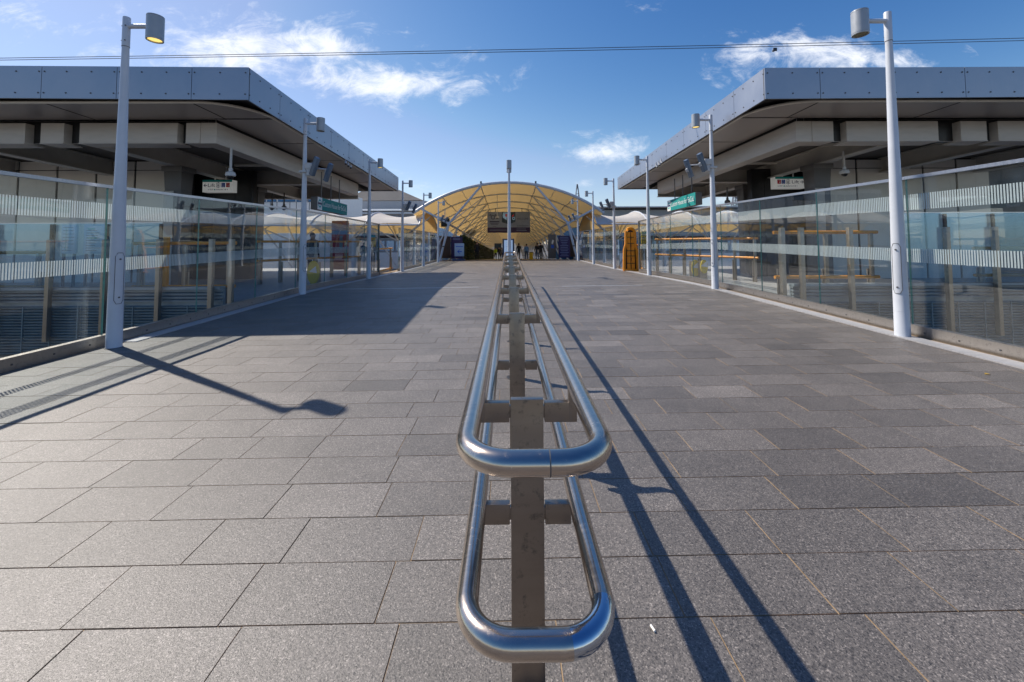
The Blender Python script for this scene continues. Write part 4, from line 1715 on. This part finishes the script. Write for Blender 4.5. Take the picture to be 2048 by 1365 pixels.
p.box(c.x - .22, c.x + .22, 45.98, 46.42, zc(46) + .802, zc(46) + .86)
p.build('lid', 'black', tb, bevel=.02)

dome('white camera hanging on a long rod in front of the WELCOME banner', 994.5, 390, 436, 41, True, .2)


# green wall on the left under the canopy
def green_wall():
    t = thing('hedge_wall', 'dark green planted wall along the left side under the arched canopy', 'hedge', (-4.4, 60, zc(60)))
    mb = MB()
    ys = [39, 50, 65, 80, 100, 118]
    for a, b in zip(ys, ys[1:]):
        vs = [(x, y, zc(y) + h) for y in (a, b - .05) for x, h in ((-4.7, 0), (-4.45, 0), (-4.45, 2.2), (-4.7, 2.2))]
        mb.add(vs, [(0, 1, 2, 3), (7, 6, 5, 4), (1, 5, 6, 2), (3, 2, 6, 7), (0, 3, 7, 4)])
    mb.build('backing', 'brown', t, smooth=0)
    mb = MB()
    r = random.Random(3)
    for i in range(9000):
        y = 39 + 79 * (r.random() ** 1.7)
        top = r.random() < .25
        if top: c = Vector((r.uniform(-4.75, -4.25), y, zc(y) + 2.2 + abs(r.gauss(0, .10))))
        else: c = Vector((-4.42 + abs(r.gauss(0, .08)), y, zc(y) + r.uniform(0, 2.3)))
        if i % 6 == 0: c.y = 38.97 - abs(r.gauss(0, .06)); c.x = r.uniform(-4.75, -4.3); c.z = zc(39) + r.uniform(0, 2.3)
        u = Vector((r.uniform(-1, 1), r.uniform(-1, 1), r.uniform(-1, 1))).normalized() * r.uniform(.05, .12)
        v = u.cross(Vector((r.uniform(-1, 1), r.uniform(-1, 1), r.uniform(-1, 1)))).normalized() * r.uniform(.03, .07)
        mb.add([c - u, c + v, c + u, c - v], [(0, 1, 2, 3)])
    mb.build('foliage', 'ivy', t, smooth=0)


green_wall()


# ------------------------------------------------------------------ people
def person(label, loc, rz, h, top, legs, stride=.18, hair='hair', bag=None, armbend=0, group='people under the canopy'):
    t = thing('person', label, 'person', loc, rz, group)
    k = h / 1.78
    V, E, RD = [], [], []

    def j(p, r, par=None):
        V.append(Vector(p) * k)
        RD.append(r * k * (1.16 if r > .03 else 1))
        if par is not None: E.append((par, len(V) - 1))
        return len(V) - 1
    pel = j((0, 0, .96), .145)
    wa = j((0, 0, 1.12), .13, pel)
    ch = j((0, .0, 1.34), .155, wa)
    nk = j((0, .0, 1.50), .06, ch)
    hd = j((0, -.01, 1.60), .078, nk)
    cr = j((0, -.0, 1.69), .088, hd)
    ns = j((0, -.105, 1.62), .016, hd)
    for s in (-1, 1):
        j((s * .086, 0, 1.63), .018, hd)
        hip = j((s * .095, 0, .88), .098, pel)
        kn = j((s * .10, -s * stride * .55 - .02, .49), .066, hip)
        an = j((s * .10, -s * stride + .03, .09), .043, kn)
        j((s * .115, -s * stride - .14, .04), .035, an)
        sh = j((s * .185, 0, 1.42), .066, ch)
        el = j((s * .25, s * stride * .35 + .03, 1.13), .046, sh)
        if armbend: wr = j((s * .2, -.22, 1.12), .034, el)
        else: wr = j((s * .265, s * stride * .7 - .05, .88), .034, el)
        w = V[wr] / k
        dn = Vector((0, -.3, -1)).normalized() if not armbend else Vector((-s * .2, -1, 0)).normalized()
        pa = j(w + dn * .07, .036, wr)
        for q in range(4):
            f0 = j(w + dn * .12 + Vector((0, (q - 1.5) * .02, 0)), .0095, pa)
            j(w + dn * (.16 + .012 * (1.5 - abs(q - 1.5))) + Vector((-s * .015, (q - 1.5) * .021 - .01, 0)), .0085, f0)
        th = j(w + dn * .07 + Vector((-s * .015, -.045, 0)), .011, pa)
        j(w + dn * .115 + Vector((-s * .02, -.06, 0)), .009, th)
    me = bpy.data.meshes.new('body')
    me.from_pydata(V, E, [])
    ob = bpy.data.objects.new('body', me)
    COL.objects.link(ob)
    md = ob.modifiers.new('s', 'SKIN')
    md.use_smooth_shade = True
    sk = me.skin_vertices[0].data
    for i, r in enumerate(RD): sk[i].radius = (r, r * (.75 if i in (pel, wa, ch) else 1))
    sk[pel].use_root = True
    ob.modifiers.new('ss', 'SUBSURF').levels = 1
    dg = bpy.context.evaluated_depsgraph_get()
    m2 = bpy.data.meshes.new_from_object(ob.evaluated_get(dg))
    bpy.data.objects.remove(ob)
    for mm in (top, legs, 'skin', 'cblack'): m2.materials.append(MT[mm])
    for p in m2.polygons:
        c = p.center / k
        if c.z > 1.49 or (abs(c.x) > .185 and c.z < .87 and c.z > .6) or (armbend and c.y < -.2): mi = 2
        elif c.z < .085: mi = 3
        elif c.z < .98 and abs(c.x) < .21: mi = 1
        else: mi = 0
        p.material_index = mi
    m2.shade_smooth()
    o = bpy.data.objects.new('body', m2)
    COL.objects.link(o)
    o.parent = t
    mb = MB()
    prof = [(.005, .118), (.05, .108), (.085, .07), (.099, .02), (.095, -.03), (.085, -.06)]
    mb.lathe([(r * k, z * k) for r, z in prof][::-1], Vector((0, .022, 1.665)) * k, n=14, caps=False)
    mb.build('hair', hair, t, local=True, smooth=60)
    if bag:
        mb = MB()
        mb.box(.22 * k, .36 * k, -.16 * k, .14 * k, .72 * k, 1.02 * k)
        mb.tube([(.24 * k, -.1 * k, 1.02 * k), (.22 * k, -.04 * k, 1.42 * k), (.22 * k, .04 * k, 1.42 * k), (.24 * k, .1 * k, 1.02 * k)], .012, 6)
        b = mb.build('shoulder_bag', bag, t, bevel=.03, local=True)
    return t


def stand(px, Y, **kw):
    c = at(px, 510, Y)
    return (c.x, Y, deck(c.x, Y) if Y < 36 else zc(Y))


PI = math.pi
person('tall man in black standing left of the centre under the canopy', stand(954, 40.5), .2, 1.86, 'cblack', 'cblack', .08)
person('person in black jacket walking away right of the centre screen', stand(1037.5, 43.5), PI, 1.78, 'cblack', 'cblack', .2)
person('woman in blue top and jeans walking beside the yellow bin', stand(1053, 44), PI + .1, 1.72, 'cblue', 'cdenim', .2)
person('person in black carrying a pale shoulder bag at right under the canopy', stand(1082, 42), PI - .2, 1.80, 'cblack', 'cblack', .15, bag='cwhite')
person('person in black next to the one with the pale bag', stand(1074.5, 42.6), PI + .1, 1.76, 'cblack', 'cdenim', .15)
person('small figure in hi-vis vest far along the covered walkway', stand(991.5, 56), .1, 1.66, 'hivis', 'cblack', .12)
person('dark clad figure beside the hi-vis vest far along the covered walkway', stand(998.5, 55), .1, 1.72, 'cblack', 'cblack', .12)
person('figure in grey standing close to the screen far along the walkway', stand(1003.5, 57), 0, 1.7, 'cgrey', 'cblack', .1)
c = at(625, 500, 16.2)
person('person in black standing behind the glass and orange rail on the left platform', (c.x, 16.2, .09), 1.0, 1.80, 'cblack', 'cblack', .08, group='people on the platform')

# ------------------------------------------------------------------ far buildings and pylons
def box_px(mb, px0, px1, py0, py1, Y, depth, mi=0, zb=None):
    a, b = at(px0, py1, Y), at(px1, py0, Y)
    mb.box(a.x, b.x, Y, Y + depth, a.z if zb is None else zb, b.z, mi)
    return a, b


t = thing('exhibition_hall', 'long grey exhibition hall with tan roof far behind the left canopy', 'building', (-40, 100, -7))
mb = MB()
a, b = box_px(mb, 560, 852, 402, 500, 100, 60, zb=-7)
for z in (9.5, 8.6, 7.8): mb.box(a.x, b.x, 99.9, 100, z, z + .08, 1)
mb.build('wall', ['hall', 'seam'], t)
mb = MB()
q = [at(690, 402, 99.8), at(738, 385, 104), at(806, 384, 104), at(846, 401, 99.8)]
for i, w in enumerate(q): w.y = 99.8
mb.prism(q, (0, 60, 0))
mb.build('roof', 'hallroof', t)
mb = MB()
box_px(mb, 640, 856, 418, 422, 92, 6)
box_px(mb, 690, 856, 425, 428, 88, 6)
mb.build('eaves', 'offw', t)

t = thing('office_block', 'pale office block with blue window bands seen under the left station roof', 'building', (-25, 48, -7))
mb = MB()
a, b = box_px(mb, 430, 640, 372, 500, 48, 14, zb=-7)
mb.build('wall', 'offw', t)
for (u0, u1) in ((436, 460), (463, 502), (505, 531), (534, 552), (556, 590), (593, 612), (615, 636)):
    mb = MB()
    box_px(mb, u0, u1, 392, 404, 47.9, .15)
    mb.build('window', 'bwin', t)
mb = MB()
for px in range(436, 640, 13): box_px(mb, px, px + 1, 404, 420, 47.6, .06)
box_px(mb, 430, 640, 404, 405.2, 47.6, .06)
mb.build('railing', 'seam', t)

t = thing('glass_building', 'pale blue glazed building seen left of the canopy legs', 'building', (-10, 70, -7))
mb = MB()
a, b = box_px(mb, 846, 932, 440, 500, 70, 10, zb=-7)
mb.build('wall', 'skywin', t)
mb = MB()
for px in range(850, 932, 9): box_px(mb, px, px + .8, 440, 500, 69.9, .08)
for py in (448, 456, 463): box_px(mb, 846, 932, py, py + .8, 69.85, .08)
mb.build('mullion', 'tubew', t)
t = thing('glass_building', 'dark blue glazed building seen right of the canopy legs', 'building', (12, 70, -7))
mb = MB()
box_px(mb, 1108, 1230, 456, 500, 70, 10, zb=-7)
mb.build('wall', 'bwin', t)
mb = MB()
box_px(mb, 1108, 1230, 452, 455.5, 69.5, 11)
mb.build('roof', 'black', t)

t = thing('low_hall', 'low pale hall with a flat roof far behind the right canopy', 'building', (35, 95, -7))
mb = MB()
box_px(mb, 1196, 1520, 419, 500, 95, 30, zb=-7)
mb.build('wall', 'hall', t)
mb = MB()
box_px(mb, 1190, 1530, 412, 415, 92, 36)
mb.build('roof', 'offw', t)


for s_, (u0, u1) in ((-1, (330, 868)), (1, (1166, 1700))):
    t = thing('low_building', 'long low building with dark roof edge and blue windows beyond the %s platform' % ('left' if s_ < 0 else 'right'), 'building', (s_ * 25, 60, -7))
    mb = MB()
    box_px(mb, u0, u1, 478, 700, 60, 8, zb=-7)
    box_px(mb, u0, u1, 505, 540, 59.9, .2, 1)
    mb.build('wall', ['hall', 'offw'], t)
    mb = MB()
    box_px(mb, u0 - 3, u1 + 3, 471, 477.5, 59.3, 9)
    mb.build('roof', 'brown', t)
    u = u0 + 6
    r9 = random.Random(4)
    while u < u1 - 20:
        mb = MB()
        box_px(mb, u, u + 15, 482, 502, 59.85, .3)
        mb.build('window', 'bwin' if r9.random() < .7 else 'skywin', t)
        u += 19
t = board('hanging_screen', 'black screen hanging at the left shoulder of the arched canopy', 'screen', 882, 899, 437, 454, 36.3, 'black', posts=False, thick=.15)
a_ = at(890, 437, 36.4)
mb = MB()
mb.cyl((a_.x, 36.37, a_.z), (a_.x, 36.37, a_.z + .9), .04, n=8)
mb.build('hanger', 'tubew', t)


def pylon(label, px, pyt, Y, h):
    tp = at(px, pyt, Y)
    t = thing('pylon', label, 'pylon', (tp.x, Y, -7), 0, 'lattice pylons')
    mb = MB()
    H = tp.z + 7
    w = h
    lv = [0, .25, .45, .62, .76, .88, 1]
    P = lambda u, i: Vector((tp.x + i[0] * w * (1 - u) + i[0] * .12, Y + i[1] * w * (1 - u), -7 + H * u))
    cs = ((-1, -1), (1, -1), (1, 1), (-1, 1))
    for u0, u1 in zip(lv, lv[1:]):
        for i in range(4):
            a, b = cs[i], cs[(i + 1) % 4]
            mb.beam(P(u0, a), P(u1, a), .22, .22)
            mb.beam(P(u0, a), P(u1, b), .12, .12)
            mb.beam(P(u1, a), P(u1, b), .12, .12)
    mb.build('lattice', 'pylon', t, smooth=0)


pylon('thin lattice pylon rising behind the right shoulder of the arched canopy', 1154.5, 369, 150, 3.2)
pylon('thin lattice pylon below the right station roof beside the dome camera', 1469, 383, 110, 3.2)

# ------------------------------------------------------------------ litter on the paving
def on_deck(px, py):
    Y = 2.0
    for _ in range(30):
        d = fw + rt * ((px - CX) / F) - up * ((py - CY) / F)
        zt = deck(0, Y)
        tt = (zt - CAM.z) / d.z
        Y = (CAM + d * tt).y
    q = CAM + d * tt
    return Vector((q.x, q.y, deck(q.x, q.y)))


q = on_deck(1306, 1262)
mb = MB()
mb.cyl(q + Vector((-.004, .012, .005)), q + Vector((.003, -.012, .005)), .0045, n=8)
tag(mb.build('cigarette_butt', 'butt'), 'white cigarette butt lying on the paving right of the handrail', 'litter')
q = on_deck(1975, 757)
mb = MB()
mb.add([q + Vector(v) for v in ((-.03, 0, .004), (0, -.02, .012), (.035, .004, .005), (.0, .02, .014))], [(0, 1, 2), (0, 2, 3)])
tag(mb.build('dry_leaf', 'leafy', smooth=0), 'small dry yellow leaf lying near the right kerb', 'leaf')

# ------------------------------------------------------------------ light and sky
S = Vector((-.852 * math.cos(R(48)), .524 * math.cos(R(48)), math.sin(R(48)))).normalized()
sl = bpy.data.lights.new('sun', 'SUN')
sl.energy = 5.0
sl.angle = R(.55)
sl.color = (1, .92, .81)
so = bpy.data.objects.new('sun', sl)
COL.objects.link(so)
so.location = (-20, 20, 40)
so.rotation_euler = (-S).to_track_quat('-Z', 'Y').to_euler()

w = bpy.data.worlds.new('World')
sc.world = w
w.use_nodes = True
nt = w.node_tree
bg = nt.nodes['Background']
sky = N(nt, 'ShaderNodeTexSky')
sky.sky_type = 'NISHITA'
sky.sun_disc = False
sky.sun_elevation = R(48)
sky.sun_rotation = math.atan2(S.x, S.y)
sky.altitude = 0
sky.air_density = 1.0
sky.dust_density = .35
sky.ozone_density = 4.0
tc = N(nt, 'ShaderNodeTexCoord')
sep = N(nt, 'ShaderNodeSeparateXYZ')
nt.links.new(tc.outputs['Generated'], sep.inputs[0])
yy = M2(nt, 'MAXIMUM', sep.outputs[1], .05)
u = M2(nt, 'DIVIDE', sep.outputs[0], yy)
v = M2(nt, 'DIVIDE', sep.outputs[2], yy)
cv = N(nt, 'ShaderNodeCombineXYZ')
nt.links.new(u, cv.inputs[0])
nt.links.new(M2(nt, 'MULTIPLY', v, 1.7), cv.inputs[1])


def cnoise(scale, detail, rough, dist=0):
    n = N(nt, 'ShaderNodeTexNoise')
    n.inputs['Scale'].default_value = scale
    n.inputs['Detail'].default_value = detail
    n.inputs['Roughness'].default_value = rough
    n.inputs['Distortion'].default_value = dist
    nt.links.new(cv.outputs[0], n.inputs['Vector'])
    return n.outputs['Fac']


n1, n2 = cnoise(6.5, 12, .66, .9), cnoise(19, 10, .7, .5)
tot = None
for (px, py, sx, sy, a) in ((500, 88, 150, 42, 1.45), (620, 80, 80, 26, .8), (430, 110, 80, 40, .6), (740, 160, 120, 32, 1.35), (830, 165, 90, 26, .7), (930, 160, 45, 16, .45), (680, 90, 60, 18, .5),
                            (1690, 112, 130, 34, 1.25), (1505, 98, 50, 24, .75), (1600, 80, 70, 22, .5), (1830, 112, 60, 20, .6), (1230, 300, 80, 20, 1.0), (1180, 306, 45, 12, .6), (1172, 366, 26, 9, .75), (1290, 325, 50, 12, .5),
                            (35, 22, 50, 30, .6), (200, 60, 110, 40, .38), (1010, 120, 60, 30, .25), (1290, 5, 45, 10, .5), (760, 365, 90, 14, .55), (1450, 395, 120, 16, .5), (860, 375, 45, 12, .5), (1480, 150, 30, 14, .4)):
    du = M2(nt, 'MULTIPLY', M2(nt, 'SUBTRACT', u, (px - 1017) / F), F / sx)
    dv = M2(nt, 'MULTIPLY', M2(nt, 'SUBTRACT', v, (485 - py) / F), F / sy)
    e = M2(nt, 'ADD', M2(nt, 'MULTIPLY', du, du), M2(nt, 'MULTIPLY', dv, dv))
    gs = M2(nt, 'MULTIPLY', M2(nt, 'EXPONENT', M2(nt, 'MULTIPLY', e, -.8)), a)
    tot = gs if tot is None else M2(nt, 'ADD', tot, gs)
tot = M2(nt, 'MINIMUM', tot, 1.55)
nn = M2(nt, 'MULTIPLY_ADD', n2, .35, M2(nt, 'MULTIPLY', n1, .65))
dens = M2(nt, 'MULTIPLY_ADD', M2(nt, 'SUBTRACT', nn, .5), 5.6, M2(nt, 'SUBTRACT', tot, .22))
mr = N(nt, 'ShaderNodeMapRange')
mr.interpolation_type = 'SMOOTHSTEP'
mr.inputs['From Min'].default_value = 0
mr.inputs['From Max'].default_value = 1.75
mr.inputs['To Max'].default_value = .9
nt.links.new(dens, mr.inputs['Value'])
fac = M2(nt, 'MULTIPLY', mr.outputs[0], M2(nt, 'GREATER_THAN', sep.outputs[1], .06))
fac = M2(nt, 'MULTIPLY', fac, M2(nt, 'GREATER_THAN', tot, .02))
mix = N(nt, 'ShaderNodeMix', data_type='RGBA')
nt.links.new(fac, mix.inputs['Factor'])
# clear-air grading of the sky colour: deeper blue away from the sun
sp_ = N(nt, 'ShaderNodeSeparateColor')
nt.links.new(sky.outputs[0], sp_.inputs[0])
r_ = M2(nt, 'MULTIPLY', M2(nt, 'MULTIPLY', sp_.outputs[0], 1.09), M2(nt, 'MINIMUM', M2(nt, 'POWER', M2(nt, 'DIVIDE', sp_.outputs[0], 2.3), 1.15), 1.05))
g_ = M2(nt, 'MULTIPLY', M2(nt, 'MULTIPLY', sp_.outputs[1], 1.05), M2(nt, 'MINIMUM', M2(nt, 'POWER', M2(nt, 'DIVIDE', sp_.outputs[1], 3.5), .5), 1.0))
b_ = M2(nt, 'MULTIPLY', sp_.outputs[2], 1.04)
cb_ = N(nt, 'ShaderNodeCombineColor')
for i_, q_ in enumerate((r_, g_, b_)): nt.links.new(q_, cb_.inputs[i_])
nt.links.new(cb_.outputs[0], mix.inputs['A'])
mix.inputs['B'].default_value = (8.6, 8.8, 9.3, 1)
nt.links.new(mix.outputs['Result'], bg.inputs['Color'])
bg.inputs['Strength'].default_value = .115

sc.view_settings.view_transform = 'Standard'
sc.view_settings.look = 'None'
sc.view_settings.exposure = .17
sc.view_settings.gamma = 1
sc.render.engine = 'CYCLES'
sc.cycles.use_denoising = True
sc.cycles.max_bounces = 8
sc.cycles.transparent_max_bounces = 40
sc.cycles.transmission_bounces = 8
sc.cycles.sample_clamp_indirect = 6
sc.cycles.caustics_reflective = False
sc.cycles.caustics_refractive = False
